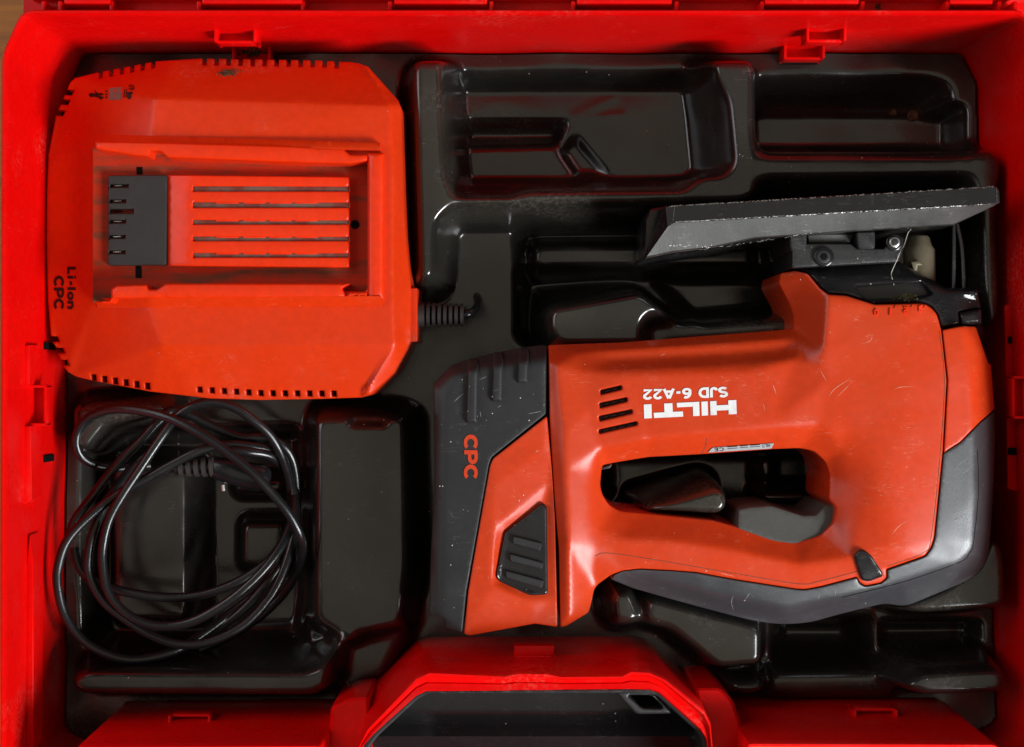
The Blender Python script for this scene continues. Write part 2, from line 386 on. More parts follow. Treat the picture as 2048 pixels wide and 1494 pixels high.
M['bronze'] = mat('dull_bronze', (0.24, 0.21, 0.14), 0.5, 0.5, metal=0.3, col2=(0.14, 0.12, 0.08), cscale=60, bump=0.25)
M['cord'] = mat('cord_black', (0.009, 0.009, 0.010), 0.27, 0.5, bump=0.12, bscale=1500, scratch=0.2, scol=(0.08, 0.08, 0.08))
M['white'] = mat('white_print', (0.80, 0.80, 0.79), 0.45, 0.3, col2=(0.62, 0.56, 0.53), cscale=140, cthr=(0.55, 0.75))
M['black_print'] = mat('black_print', (0.018, 0.014, 0.012), 0.5, 0.3)
M['orange_print'] = mat('orange_print', (0.62, 0.05, 0.012), 0.5, 0.3)
M['window'] = mat('indicator_grey', (0.20, 0.17, 0.14), 0.35, 0.5)
M['label'] = mat('silver_label', (0.42, 0.45, 0.46), 0.4, 0.5, metal=0.1)
M['dirt'] = mat('crumb', (0.085, 0.072, 0.035), 0.9, 0.1, col2=(0.20, 0.17, 0.10), cscale=300)
M['brown'] = mat('brown_crumb', (0.10, 0.05, 0.03), 0.8, 0.2, col2=(0.17, 0.10, 0.06), cscale=300)
M['dust'] = mat('pale_dust', (0.62, 0.58, 0.52), 0.9, 0.1)
M['fibre'] = mat('pale_fibre', (0.55, 0.52, 0.46), 0.6, 0.3)
def wood():
    m = bpy.data.materials.new('table_wood'); m.use_nodes = True; nt = m.node_tree; N = nt.nodes; L = nt.links; b = N['Principled BSDF']
    tc = N.new('ShaderNodeTexCoord'); mp = N.new('ShaderNodeMapping'); mp.inputs['Scale'].default_value = (3, 30, 3); L.new(tc.outputs['Object'], mp.inputs[0])
    n = N.new('ShaderNodeTexNoise'); n.inputs['Scale'].default_value = 6; n.inputs['Detail'].default_value = 6; L.new(mp.outputs[0], n.inputs[0])
    r = N.new('ShaderNodeValToRGB'); r.color_ramp.elements[0].color = (0.40, 0.13, 0.004, 1); r.color_ramp.elements[1].color = (0.62, 0.22, 0.010, 1)
    r.color_ramp.elements[0].position = .3; r.color_ramp.elements[1].position = .7
    L.new(n.outputs[0], r.inputs[0]); L.new(r.outputs[0], b.inputs['Base Color']); b.inputs['Roughness'].default_value = 0.5
    return m
M['wood'] = wood()

# ------------------------------------------------------------------ the table under the case
ZT = -0.040
V, F = boxm((0, 0, ZT - 0.02), 1.7, 1.3, 0.04, 0.002)
tag(mk('table', V, F, M['wood']), 'brown wooden table top under the red case', None, kind='structure')

# ------------------------------------------------------------------ the red case
ZR = 0.095
case = thing('tool_case', 'open red plastic tool case holding a black moulded tray', 'tool case', (0, 0, ZT))
BP = rnd([(160, 104), (1928, 104), (1958, 170), (1966, 640), (1996, 1380), (1996, 1442), (1942, 1484), (1888, 1400), (1436, 1398), (1436, 1640), (690, 1640), (690, 1402), (248, 1404), (196, 1498), (126, 1458), (130, 185)], 14, 3)
BPW = np.array([U(x, y, 0)[:2] for x, y in BP])
def offs(P, d):
    t = np.roll(P, -1, 0) - np.roll(P, 1, 0); n = np.stack([-t[:, 1], t[:, 0]], 1); n /= np.linalg.norm(n, axis=1)[:, None]
    if inside((P + n * 1e-4), [P]).mean() > 0.5: n = -n
    return P + n * d
def ringwall(levels):
    n = len(BPW); V = []; F = []
    for (d, z) in levels:
        V += [(p[0], p[1] - (0.0026 * max(z, 0) / ZR if p[1] > 0.165 else 0), z) for p in offs(BPW, d)]
    for k in range(len(levels) - 1):
        for i in range(n):
            j = (i + 1) % n; F.append([k * n + i, k * n + j, (k + 1) * n + j, (k + 1) * n + i])
    return V, F
V, F = ringwall([(0.0, -0.036), (0.0, 0.0), (0.0012, ZR - 0.006), (0.0014, ZR - 0.001), (0.0019, ZR), (0.0030, ZR), (0.0036, ZR - 0.001), (0.0036, 0.03), (0.0030, ZT)])
wall = mk('wall', V, F, M['case'], case, 30)
V = [(*p, -0.0350) for p in offs(BPW, 0.001)]; V2 = [(*p, ZT + 0.0005) for p in offs(BPW, 0.001)]; n = len(V)
mk('floor', V + V2, [list(range(n))[::-1], [n + i for i in range(n)]] + [[i, (i + 1) % n, n + (i + 1) % n, n + i] for i in range(n)], M['case'], case, 30)
def wbox(name, x0, x1, y0, y1, z0, z1, parent, m=None, bev=0.0006, zr=None):
    """box whose top, seen in the photograph, covers these pixels"""
    a = U(x0, y1, zr if zr is not None else z1); b = U(x1, y0, zr if zr is not None else z1)
    V, F = boxm(((a[0] + b[0]) / 2, (a[1] + b[1]) / 2, (z0 + z1) / 2), b[0] - a[0], b[1] - a[1], z1 - z0, bev)
    return (V, F) if name is None else mk(name, V, F, m or M['case'], parent, 30)
def catch(x0, x1, y0, y1, z, side):
    """U-shaped moulded catch standing on a wall: a shelf with two cheeks"""
    dz = 0.016; parts = []
    a = U(x0, y1, z); b = U(x1, y0, z); cx, cy = (a[0] + b[0]) / 2, (a[1] + b[1]) / 2; sx, sy = b[0] - a[0], b[1] - a[1]; t = 0.0014
    if side in 'tb':
        s = 1 if side == 't' else -1                      # which way the wall lies
        parts.append(boxm((cx, cy, z - dz / 2 - 0.004), sx, sy, 0.0016, 0.0003))
        parts.append(boxm((cx, cy - s * (sy / 2 - t / 2), z - dz / 2), sx, t, dz * 0.5, 0.0003))
        for q in (-1, 1): parts.append(boxm((cx + q * (sx / 2 - t / 2), cy + s * sy * 0.18, z - dz / 2), t, sy * 1.36, dz, 0.0004))
    else:
        s = 1 if side == 'r' else -1
        parts.append(boxm((cx, cy, z - dz / 2 - 0.004), sx, sy, 0.0016, 0.0003))
        parts.append(boxm((cx - s * (sx / 2 - t / 2), cy, z - dz / 2), t, sy, dz * 0.5, 0.0003))
        for q in (-1, 1): parts.append(boxm((cx + s * sx * 0.18, cy + q * (sy / 2 - t / 2), z - dz / 2), sx * 1.36, t, dz, 0.0004))
    V, F = merge(parts); return mk('catch', V, F, M['case'], case, 30)
catch(428, 512, 56, 83, 0.058, 't'); catch(464, 541, 92, 124, 0.012, 't')
catch(1613, 1693, 46, 81, 0.062, 't'); catch(1568, 1650, 88, 116, 0.018, 't')
catch(40, 88, 770, 852, 0.060, 'l'); catch(2030, 2072, 752, 838, 0.066, 'r')
catch(336, 421, 1432, 1466, 0.046, 'b'); catch(1708, 1796, 1420, 1452, 0.040, 'b')
# hollows with dark slots in the side walls
for x, y in ((86, 692), (83, 918)):
    wbox('slot', x - 9, x + 8, y - 7, y + 7, 0.02, 0.036, case, M['void'], 0.0003, zr=0.036)
for y in (680, 903):
    wbox('slot', 2018, 2042, y - 7, y + 7, 0.02, 0.046, case, M['void'], 0.0003, zr=0.046)
# shallow ribs running up the left wall
for pts in ([(52, 1494), (52, 1130), (60, 1070), (68, 1130), (68, 1494)],):
    slab('wall_rib', pts, 62, 46, M['case'], case, 3, 1.2)
slab('wall_rib', [(46, 690), (60, 690), (60, 770), (46, 770)], 66, 48, M['case'], case, 2.5, 0.8)
slab('wall_rib', [(46, 852), (62, 852), (64, 1000), (46, 1010)], 66, 48, M['case'], case, 2.5, 0.8)
slab('latch_recess', rnd([(2008, 610), (2060, 600), (2060, 990), (2014, 978)], 6), 44, 0, M['case'], case, 3, 1.5)

# the lid, hinged behind the back rim
lid = wbox('lid', 46, 2075, -70, 27, 0.066, 0.080, case, zr=0.080)
lid['label'] = 'ribbed edge of the red lid at the hinge'
for x in (88, 121, 224, 398, 606, 780, 983, 1146, 1353, 1524, 1725, 1894, 1998, 2030):
    V, F = wbox(None, x - 4, x + 4, 3, 28, 0.072, 0.091, case, zr=0.090); mk('rib', V, F, M['case'], lid, 30)
for x0, x1 in ((124, 224), (400, 608), (784, 978), (1150, 1348), (1526, 1722), (1896, 1990)):
    V, F = wbox(None, x0 + 4, x1 - 4, -26, 7, 0.070, 0.0925, case, zr=0.0925); mk('hinge_knuckle', V, F, M['case'], lid, 30)
    V, F = wbox(None, x0 + 4, x1 - 4, 13, 15.5, 0.074, 0.0835, case, zr=0.0835); mk('ledge', V, F, M['case'], lid, 30)
V, F = wbox(None, 60, 2068, -70, -3, 0.07, 0.0885, case, zr=0.0885); mk('flange', V, F, M['case'], lid, 30)

# the handle housing that bulges into the case
hb = [(735, 1470), (735, 1400), (739, 1366), (833, 1282), (853, 1274), (1010, 1273), (1040, 1273), (1100, 1273), (1130, 1273), (1245, 1272), (1262, 1272), (1285, 1276), (1300, 1285), (1387, 1363), (1396, 1385), (1398, 1420), (1398, 1470)]
ho = [(700, 1560), (717, 1494), (734, 1459), (833, 1355), (860, 1343), (1010, 1351), (1036, 1345), (1096, 1346), (1122, 1352), (1245, 1351), (1262, 1341), (1299, 1343), (1330, 1357), (1409, 1420), (1421, 1446), (1426, 1500), (1430, 1560)]
hi = [(712, 1560), (728, 1490), (747, 1468), (833, 1391), (852, 1382), (1010, 1381), (1036, 1380), (1096, 1380), (1122, 1379), (1245, 1378), (1262, 1378), (1299, 1379), (1318, 1386), (1400, 1460), (1412, 1478), (1415, 1500), (1418, 1560)]
B_, O_, I_ = (np.array(q, float) for q in (hb, ho, hi)); rows = [UA(B_, np.full(len(B_), -0.02)), UA(B_, np.zeros(len(B_)))]
for t in (0.55, 0.93): rows.append(rows[1] * (1 - t) + UA(O_, np.full(len(O_), 0.095)) * t)
for t, z in ((0, 0.0938), (0.08, 0.095), (0.22, 0.095), (0.30, 0.0925), (0.56, 0.0915), (0.62, 0.0925), (0.92, 0.0932), (1.0, 0.092), (1.03, 0.070)):
    rows.append(UA(O_ * (1 - t) + I_ * t, np.full(len(O_), z)))
V = np.vstack(rows); n = len(hb); F = [[k * n + i, k * n + i + 1, (k + 1) * n + i + 1, (k + 1) * n + i] for k in range(len(rows) - 1) for i in range(n - 1)]
F = [f[::-1] for f in F]
hh = mk('handle_housing', V, F, M['case'], case, 34)
a = U(1068, 1303, 0.05)
V, F = merge([boxm((a[0], a[1], 0.047), 0.0205, 0.007, 0.012, 0.0006), boxm((a[0], a[1] - 0.003, 0.051), 0.0180, 0.004, 0.010, 0.0008)])
mk('catch', V, F, M['case'], hh, 30)
slab('boss', rnd([(662, 1412), (700, 1394), (738, 1392), (745, 1520), (652, 1520)], 10), 62, -10, M['case'], case, 7, 4)
slab('boss', rnd([(1390, 1374), (1440, 1374), (1466, 1400), (1484, 1450), (1490, 1520), (1410, 1520)], 10), 62, -10, M['case'], case, 7, 4)
# black handle seen in its well
hpoly = [(700, 1600), (724, 1492), (745, 1464), (830, 1388), (852, 1380), (1299, 1377), (1320, 1383), (1404, 1458), (1416, 1480), (1425, 1600)]
hin = [(714, 1600), (738, 1496), (756, 1472), (836, 1398), (855, 1388), (1296, 1386), (1313, 1391), (1394, 1463), (1404, 1484), (1412, 1600)]
relief('handle_frame', rnd(hpoly, 8), flat(88), M['battery'], case, holes=[rnd(hin, 8)], step=16, rad=3, drop=1.2, base=0.03)
relief('handle', rnd(hpoly, 8), lambda x, y: 0.046 + 0.010 * np.exp(-((np.asarray(y) - 1475) / 30.0) ** 2), M['gloss'], case, step=22, rad=0, base=0.03)
eo = rnd([(1230, 1383), (1302, 1383), (1345, 1427), (1272, 1428)], 9); ei = rnd([(1254, 1390), (1303, 1390), (1328, 1417), (1284, 1416)], 8)
relief('handle_eye', eo, flat(86), M['gunmetal'], case, holes=[ei], step=6, rad=4, drop=2, base=0.05)
# ------------------------------------------------------------------ the black vacuum-formed tray: one height field in world metres
TO = rnd([(164, 106), (1922, 106), (1952, 168), (1960, 640), (1991, 1390), (1992, 1432), (1977, 1450), (1934, 1466), (1872, 1396), (1480, 1394), (690, 1398), (250, 1404), (236, 1436), (194, 1490), (148, 1475), (131, 1450), (133, 200)], 10, 3)
TOW = np.array([U(x, y, 0)[:2] for x, y in TO])
GS = 0.0007
gx = np.arange(TOW[:, 0].min(), TOW[:, 0].max() + GS, GS); gy = np.arange(TOW[:, 1].min(), TOW[:, 1].max() + GS, GS)
GX, GY = np.meshgrid(gx, gy); Zt = np.zeros_like(GX)
def zmap(z): return z * (1.32 if z < 0 else 1.10)
def op(poly, zr, z, wmm, mode='up', r=10, prof=0.5, zfun=None):
    global Zt
    P = np.array([U(x, y, zmap(zr) / 1000)[:2] for x, y in rnd(poly, r, 4)]); wv = wmm / 1000
    lo, hi_ = P.min(0) - wv - 0.003, P.max(0) + wv + 0.003
    i0, i1 = np.searchsorted(gx, (lo[0], hi_[0])); j0, j1 = np.searchsorted(gy, (lo[1], hi_[1]))
    x, y = GX[j0:j1, i0:i1], GY[j0:j1, i0:i1]; q = np.stack([x.ravel(), y.ravel()], 1)
    if not len(q): return
    ins = inside(q, [P]); d = pdist(q, [P])
    t = np.where(ins, 1, np.clip(1 - d / wv, 0, 1)) if mode == 'up' else np.where(ins, np.clip(d / wv, 0, 1), 0)
    t = (1 - prof) * t + prof * t * t * (3 - 2 * t); t = t.reshape(x.shape)
    Zt[j0:j1, i0:i1] = Zt[j0:j1, i0:i1] * (1 - t) + (zmap(z) / 1000) * t
# pockets first, then what stands up
op([(1490, 152), (1862, 150), (1902, 165), (1910, 205), (1910, 330), (1490, 330)], 0, -20, 13, 'dn', 26)
op([(1500, 224), (1902, 226), (1902, 330), (1500, 330)], -18, -22, 2, 'dn', 8)
op([(1026, 440), (1926, 420), (1970, 700), (1985, 1060), (1700, 1210), (1225, 1150), (1190, 1100), (1190, 720), (1040, 690)], 0, -18, 7, 'dn', 24)
op([(1070, 494), (1575, 490), (1575, 530), (1070, 534)], -4, -4, 7, 'up', 14)
op([(1508, 460), (1522, 460), (1526, 575), (1512, 575)], -10, -10, 3, 'up', 6)
op([(163, 865), (600, 850), (614, 1200), (600, 1296), (215, 1326), (168, 1292)], 0, -22, 7, 'dn', 24)
op([(228, 930), (372, 940), (372, 1240), (228, 1240)], 2, 2, 9, 'up', 12)
op([(484, 1046), (566, 1046), (566, 1140), (484, 1132)], -10, -10, 4, 'up', 8)
op([(470, 960), (566, 958), (566, 986), (470, 986)], -10, -10, 4, 'up', 8)
op([(250, 1285), (615, 1250), (625, 1330), (230, 1342)], 0, -18, 9, 'dn', 14)
# top pocket block: walls 42 high on three sides
op([(826, 122), (1508, 122), (1508, 392), (1480, 402), (905, 408), (872, 440), (866, 556), (838, 560), (834, 400)], 42, 42, 9, 'up', 16)
op([(884, 60), (882, 200), (890, 350), (908, 396), (1024, 396), (1052, 384), (1372, 380), (1400, 352), (1448, 350), (1468, 326), (1456, 200), (1428, 140), (1418, 60)], 42, 0, 9, 'dn', 16)
op([(900, 144), (1375, 143), (1400, 156), (1418, 340), (1385, 372), (918, 374), (908, 300), (916, 240), (904, 220)], 0, -15, 6, 'dn', 10)
op([(916, 236), (1140, 236), (1122, 294), (916, 298)], -14, -23, 7.2, 'dn', 5)
op([(1108, 298), (1152, 258), (1236, 358), (1150, 360)], -14, -18.5, 6, 'dn', 4)
op([(1136, 234), (1236, 188), (1238, 192), (1142, 240)], -14.7, -14.7, 1.6, 'up', 2)
op([(1140, 234), (1248, 229), (1250, 234), (1165, 246)], -14.7, -14.7, 1.6, 'up', 2)
# right block and its long flank
op([(1520, 314), (1985, 314), (1992, 340), (1975, 348), (1520, 352)], 42, 42, 15, 'up', 12)
op([(1952, 316), (1988, 316), (1994, 335), (1994, 470), (2000, 590), (1996, 640), (1980, 652), (1968, 600), (1962, 450)], 44, 44, 9, 'up', 10)
# finger shaped paddle above the saw barrel
op([(1098, 616), (1282, 582), (1360, 646), (1330, 690), (1118, 690), (1096, 662)], 44, 44, 6, 'up', 16)
op([(1300, 652), (1600, 622), (1600, 668), (1300, 690)], 26, 26, 7, 'up', 8)
# cable bay: upper left hump, long slab, bottom ridge
op([(146, 812), (320, 806), (336, 824), (210, 846), (172, 905), (146, 892)], 24, 24, 7, 'up', 14)
op([(634, 838), (806, 838), (812, 1130), (798, 1252), (706, 1284), (634, 1240)], 24, 24, 10, 'up', 12)
op([(694, 832), (776, 832), (774, 852), (696, 852)], 24, 14, 4, 'dn', 6)
op([(140, 1356), (168, 1340), (612, 1344), (650, 1328), (684, 1298), (702, 1306), (690, 1346), (626, 1392), (160, 1390), (140, 1376)], 40, 40, 6, 'up', 12)
op([(700, 1290), (800, 1270), (760, 1350), (690, 1380)], 12, 12, 8, 'up', 8)
# under the grip
op([(1226, 1186), (1262, 1184), (1276, 1244), (1232, 1246)], 36, 36, 8, 'up', 14)
op([(1296, 1196), (1420, 1228), (1516, 1252), (1522, 1262), (1522, 1328), (1440, 1336), (1340, 1256), (1296, 1246)], 38, 38, 7, 'up', 12)
op([(1460, 1366), (1524, 1364), (1528, 1382), (1500, 1388), (1466, 1384)], 30, 30, 6, 'up', 10)
op([(1540, 1225), (1752, 1225), (1752, 1336), (1540, 1336)], 0, -22, 13, 'dn', 16)
op([(1545, 1352), (1786, 1348), (1786, 1380), (1545, 1386)], 10, 10, 6, 'up', 8)
op([(1980, 1072), (2004, 1084), (2012, 1115), (2014, 1214), (1985, 1220), (1846, 1226), (1802, 1216), (1880, 1184), (1955, 1136)], 46, 46, 6, 'up', 12)
op([(1756, 1240), (1965, 1240), (1965, 1300), (1756, 1300)], 0, -12, 6, 'dn', 10)
op([(1842, 1346), (1985, 1336), (2010, 1340), (2018, 1364), (2008, 1388), (1850, 1392), (1806, 1372)], 46, 46, 5, 'up', 12)
# steep troughs in the saw bay
op([(1192, 880), (1665, 870), (1672, 1000), (1600, 1040), (1480, 1060), (1195, 1030)], -18, -24, 14, 'dn', 20)
op([(1030, 538), (1570, 534), (1590, 640), (1380, 655), (1290, 560), (1085, 600), (1060, 690), (1030, 680)], -18, -24, 9, 'dn', 10)
# seen through the handle opening
op([(1286, 1014), (1335, 1000), (1438, 972), (1456, 984), (1460, 1016), (1442, 1032), (1296, 1026)], 52, 52, 4, 'up', 10)
op([(1524, 982), (1638, 982), (1638, 1008), (1524, 1008)], -4, -4, 4, 'up', 6)
op([(1522, 915), (1545, 915), (1545, 960), (1522, 960)], -10, -10, 4, 'up', 6)
Zt = blur(Zt, 2.5)
wob = blur(rng.normal(size=Zt.shape), 15); Zt = Zt + wob / wob.std() * 0.00030
wob = blur(rng.normal(size=Zt.shape), 5); Zt = Zt + wob / wob.std() * 0.00003
m_in = inside(np.stack([GX.ravel(), GY.ravel()], 1), [TOW]).reshape(GX.shape)
ny, nx = GX.shape; idx = np.arange(ny * nx).reshape(ny, nx)
q = m_in[:-1, :-1] & m_in[1:, :-1] & m_in[:-1, 1:] & m_in[1:, 1:]
Fq = np.stack([idx[:-1, :-1][q], idx[:-1, 1:][q], idx[1:, 1:][q], idx[1:, :-1][q]], 1)
used = np.unique(Fq); rem = np.full(ny * nx, -1); rem[used] = np.arange(len(used))
Vt = np.stack([GX.ravel(), GY.ravel(), Zt.ravel()], 1)[used]; Fq = rem[Fq]
me = bpy.data.meshes.new('tray_insert'); me.vertices.add(len(Vt)); me.vertices.foreach_set('co', Vt.ravel())
me.loops.add(Fq.size); me.loops.foreach_set('vertex_index', Fq.ravel().astype(np.int32)); me.polygons.add(len(Fq))
me.polygons.foreach_set('loop_start', np.arange(0, Fq.size, 4, dtype=np.int32)); me.update(calc_edges=True)
me.polygons.foreach_set('use_smooth', [True] * len(Fq)); me.materials.append(M['tray'])
tray = bpy.data.objects.new('tray_insert', me); COL.objects.link(tray)
tag(tray, 'black glossy moulded plastic tray insert lining the red case', 'tray')

# ------------------------------------------------------------------ the charger
ch = thing('battery_charger', 'orange red battery charger with a ribbed slide and black contacts', 'battery charger', U(450, 460, 0.0))
chL = ([[(310, 198, 63), (781, 212, 66)], [(350, 117, 42), (715, 124, 44)], [(310, 198, 63), (300, 280, 66), (300, 620, 66), (322, 690, 65.5)],
          [(150, 155, 36), (120, 235, 35), (95, 330, 36), (92, 480, 36), (97, 620, 36), (130, 740, 38), (150, 752, 39)], [(315, 123, 41)],
          [(322, 690, 65.5), (790, 690, 66.5)], [(300, 782, 51), (400, 795, 54), (720, 795, 56)], [(781, 212, 66), (786, 330, 67), (786, 600, 67), (790, 690, 66.5)],
          [(803, 215, 55), (812, 470, 54), (822, 575, 53), (815, 690, 54)], [(781, 212, 66), (727, 130, 49)], [(735, 130, 48), (800, 205, 54)], [(790, 690, 66.5), (731, 785, 61)], [(740, 790, 59), (790, 745, 56)],
          [(187, 285, 51), (187, 610, 51)]])
chH = HM(chL, (60, 90, 860, 830), soft=1.6, step=1.5)
def on_line(L, x):
    L = np.array(L, float); return float(np.interp(x, L[:, 0], L[:, 1]))
top_edge = [(150, 155), (190, 146), (315, 122), (350, 117), (400, 117), (640, 121), (715, 126)]
out = [(93, 480), (94, 380), (97, 310), (106, 262)]
for (x, y) in ((120, 231), (130, 209), (138, 190)):                 # three notches up the left flank
    out += [(x - 8, y), (x + 6, y + 1), (x + 11, y - 9), (x - 4, y - 11)]
out += [(141, 164), (150, 156)]
nx_ = [197 + 21 * i for i in range(6)] + [404 + 24 * i for i in range(12)]
for x in nx_:
    x0, x1 = x, x + (9 if x < 350 else 10); y0, y1 = on_line(top_edge, x0), on_line(top_edge, x1)
    out += [(x0, y0), (x0 + 1, y0 + 13), (x1 - 1, y1 + 13), (x1, y1)]
out += [(700, 124), (718, 127), (736, 133), (796, 200), (803, 216), (808, 380), (812, 470), (822, 570), (822, 680), (814, 700), (788, 746), (742, 789), (722, 795), (640, 798), (520, 800), (420, 797), (300, 783), (180, 760), (152, 753), (136, 744)]
for (x, y) in ((130, 730), (121, 706), (110, 683)):
    out += [(x - 5, y + 1), (x + 9, y), (x + 5, y - 10), (x - 8, y - 11)]
out += [(101, 660), (96, 600)]
slots = []
low_edge = [(150, 735), (182, 748), (300, 766), (394, 773), (520, 781), (672, 781)]
for x in [182 + 21.5 * i for i in range(6)]:
    y = on_line([(182, 748), (290, 765)], x); slots.append([(x, y), (x + 10, y + 1), (x + 11, y + 14), (x + 2, y + 13)])
for x in [394 + 24.4 * i for i in range(12)]:
    y = on_line([(394, 773), (520, 780), (672, 781)], x); slots.append([(x, y), (x + 10, y + 1), (x + 11, y + 12), (x + 2, y + 11)])
rec = [(191, 300), (560, 310), (700, 314), (734, 312), (736, 330), (736, 576), (728, 584), (700, 582), (225, 582), (222, 600), (188, 603)]
relief('shell', out, chH, M['charger'], ch, holes=[rec] + slots, step=8, rad=3.4, drop=1.6, base=0.004, creases=[chL[0], chL[2][:2], chL[2][2:], chL[5], chL[7], [(781, 212), (729, 136)], [(790, 690), (733, 780)]], sharp=60)
relief('lower_shell', [(110, 250), (155, 170), (340, 135), (720, 138), (790, 210), (800, 680), (735, 780), (520, 786), (300, 768), (145, 738), (108, 640)], flat(30), M['void'], ch, step=60, rad=0, base=-0.004)
relief('slide_floor', [(186, 296), (740, 308), (740, 590), (186, 606)], flat(58.3), M['dirty'], ch, step=30, rad=0, base=0.04)
def rail(name, poly): return relief(name, poly, flat(72.5), M['rib'], ch, step=24, rad=4.5, drop=2.2, base=0.050)
rail('guide_rail', rnd([(190, 283), (250, 283), (560, 291), (685, 297), (700, 309), (735, 309), (735, 322), (700, 328), (558, 324), (334, 315), (320, 303), (300, 302), (299, 313), (273, 312), (191, 298)], 3, 2))
rail('guide_rail', rnd([(223, 578), (234, 571), (293, 569), (297, 579), (314, 579), (332, 567), (700, 567), (684, 577), (692, 592), (700, 584), (735, 583), (735, 595), (228, 597), (222, 606), (190, 607), (190, 604), (222, 600)], 3, 2))
relief('end_wall', rnd([(735, 306), (768, 306), (768, 598), (735, 598)], 4), flat(72.0), M['rib'], ch, step=24, rad=9, drop=3.0, base=0.05)
# sloping skirts from the shell up to the rails
for nm, a, b in (('rail_skirt', [(196, 268), (760, 286), (760, 300), (190, 290)], None), ('rail_skirt', [(190, 596), (762, 592), (764, 612), (196, 616)], None)):
    yt = np.mean([p[1] for p in a])
    relief(nm, a, (lambda x, y, up=(yt < 400): np.where(True, (chH(x, y) + np.clip((np.asarray(y) - 270) / 22.0 if up else (616 - np.asarray(y)) / 22.0, 0, 1) * 0.0056), 0)), M['charger'], ch, step=10, rad=0, base=0.055)
blk = lambda x, y: (59.8 + 3.9 * np.clip((np.asarray(x) - 334) / 46.0, 0, 1) ** 0.6) / 1000
grooves = [[(386, y0), (699, y0 + 0.8), (699, y1), (386, y1)] for y0, y1 in ((372.5, 383), (404.5, 415.5), (440, 449), (473, 482), (506, 515))]
relief('ribbed_block', rnd([(334, 350), (698, 354), (698, 535), (334, 532)], 3, 2), blk, M['rib'], ch, holes=grooves, step=14, rad=2.6, drop=1.0, base=0.054)
for g in grooves:
    slab('groove_floor', [(g[0][0], g[0][1] - 1), (g[1][0], g[1][1] - 1), (g[2][0], g[2][1] + 1), (g[3][0], g[3][1] + 1)], 62.3, 55, M['grey_dirt'], ch, 1, 0.2)
for g in grooves[1:]:
    for x in (432, 486, 538, 590):
        slab('key', [(x, g[0][1]), (x + 45, g[0][1]), (x + 45, g[0][1] + 2.6), (x, g[0][1] + 2.6)], 63.0, 57, M['rib'], ch, 0.5, 0.2)
slab('drain_hole', circ(710, 449, 9, 18), 58.6, 55, M['void'], ch, 1, 0.1)
con_slots = [(220, 257, 368.6, 375), (219, 252, 399, 405.5), (219, 267, 418, 427), (219, 252, 440, 446.5), (218, 251, 470.5, 477), (218, 251, 501, 507.5)]
cb = relief('connector_block', rnd([(216, 351), (334, 350), (332, 530), (216, 531)], 3, 2), flat(62.6), M['connector'], ch, holes=[[(a, c), (b, c), (b, d), (a, d)] for a, b, c, d in con_slots], step=16, rad=2.2, drop=0.7, base=0.054)
for a, b, c, d in con_slots:
    slab('contact', [(a + 8, (c + d) / 2 - 1.2), (a + 24, (c + d) / 2 - 2), (a + 24, (c + d) / 2 + 0.6), (a + 8, (c + d) / 2 + 0.6)], 60.5, 54, M['steel'] if b < 262 else M['void'], cb, 0.4, 0.2)
slab('key_step', [(273, 334), (285, 334), (285, 349), (273, 349)], 58.6, 55, M['void'], ch, 0.5, 0.2)
slab('key_step', [(271, 532), (283, 532), (283, 556), (271, 556)], 58.6, 55, M['void'], ch, 0.5, 0.2)
polydecal('indicator_window', [(219, 176), (245, 174), (242, 199), (217, 200)], chH, M['window'], ch, 0.3)
# printed signs beside the window: a hand, two brackets, a plug and a circled letter
for pl in (circ(183, 190, 5, 10, 1.1, 0.9), [(186, 187), (205, 186), (207, 190), (196, 191), (207, 194), (206, 197), (186, 193)], [(188, 180), (191, 182), (196, 187), (192, 188)], [(197, 195), (201, 195), (204, 199), (200, 199)],
           circ(258, 192, 6, 12, 0.8, 1.1), [(254, 184), (265, 183), (265, 188), (254, 189)]):
    polydecal('printed_sign', pl, chH, M['black_print'], ch, 0.3)
for x in (249, 252.5):
    polydecal('printed_sign', [(x, 178), (x + 1.6, 178), (x - 1, 195), (x - 2.6, 195)], chH, M['black_print'], ch, 0.3)
for yy in (181, 187, 193):
    polydecal('printed_sign', [(211, yy), (214, yy), (213.5, yy + 3), (210.5, yy + 3)], chH, M['black_print'], ch, 0.3)
textm('printed_letter', 'H', 263, 174.5, 5, 6, 90, chH, M['black_print'], ch, 0.3, 0.02)
polydecal('printed_sign', [(257, 173), (258, 170), (262, 168.5), (267, 170), (269, 174), (267, 179), (262, 180), (258, 178), (257, 175), (258.5, 175), (260, 177.5), (263, 178.5), (266, 177.5), (267.3, 174), (266, 171), (262, 170), (259, 171.5), (258.3, 173)], chH, M['black_print'], ch, 0.3, step=4)
textm('printed_text', 'Li-Ion', 143, 576, 84, 16, 90, chH, M['black_print'], ch, 0.3, t=0.25)
textm('printed_text', 'CPC', 117.5, 585.5, 67, 19, 90, chH, M['black_print'], ch, 0.3, t=0.25)
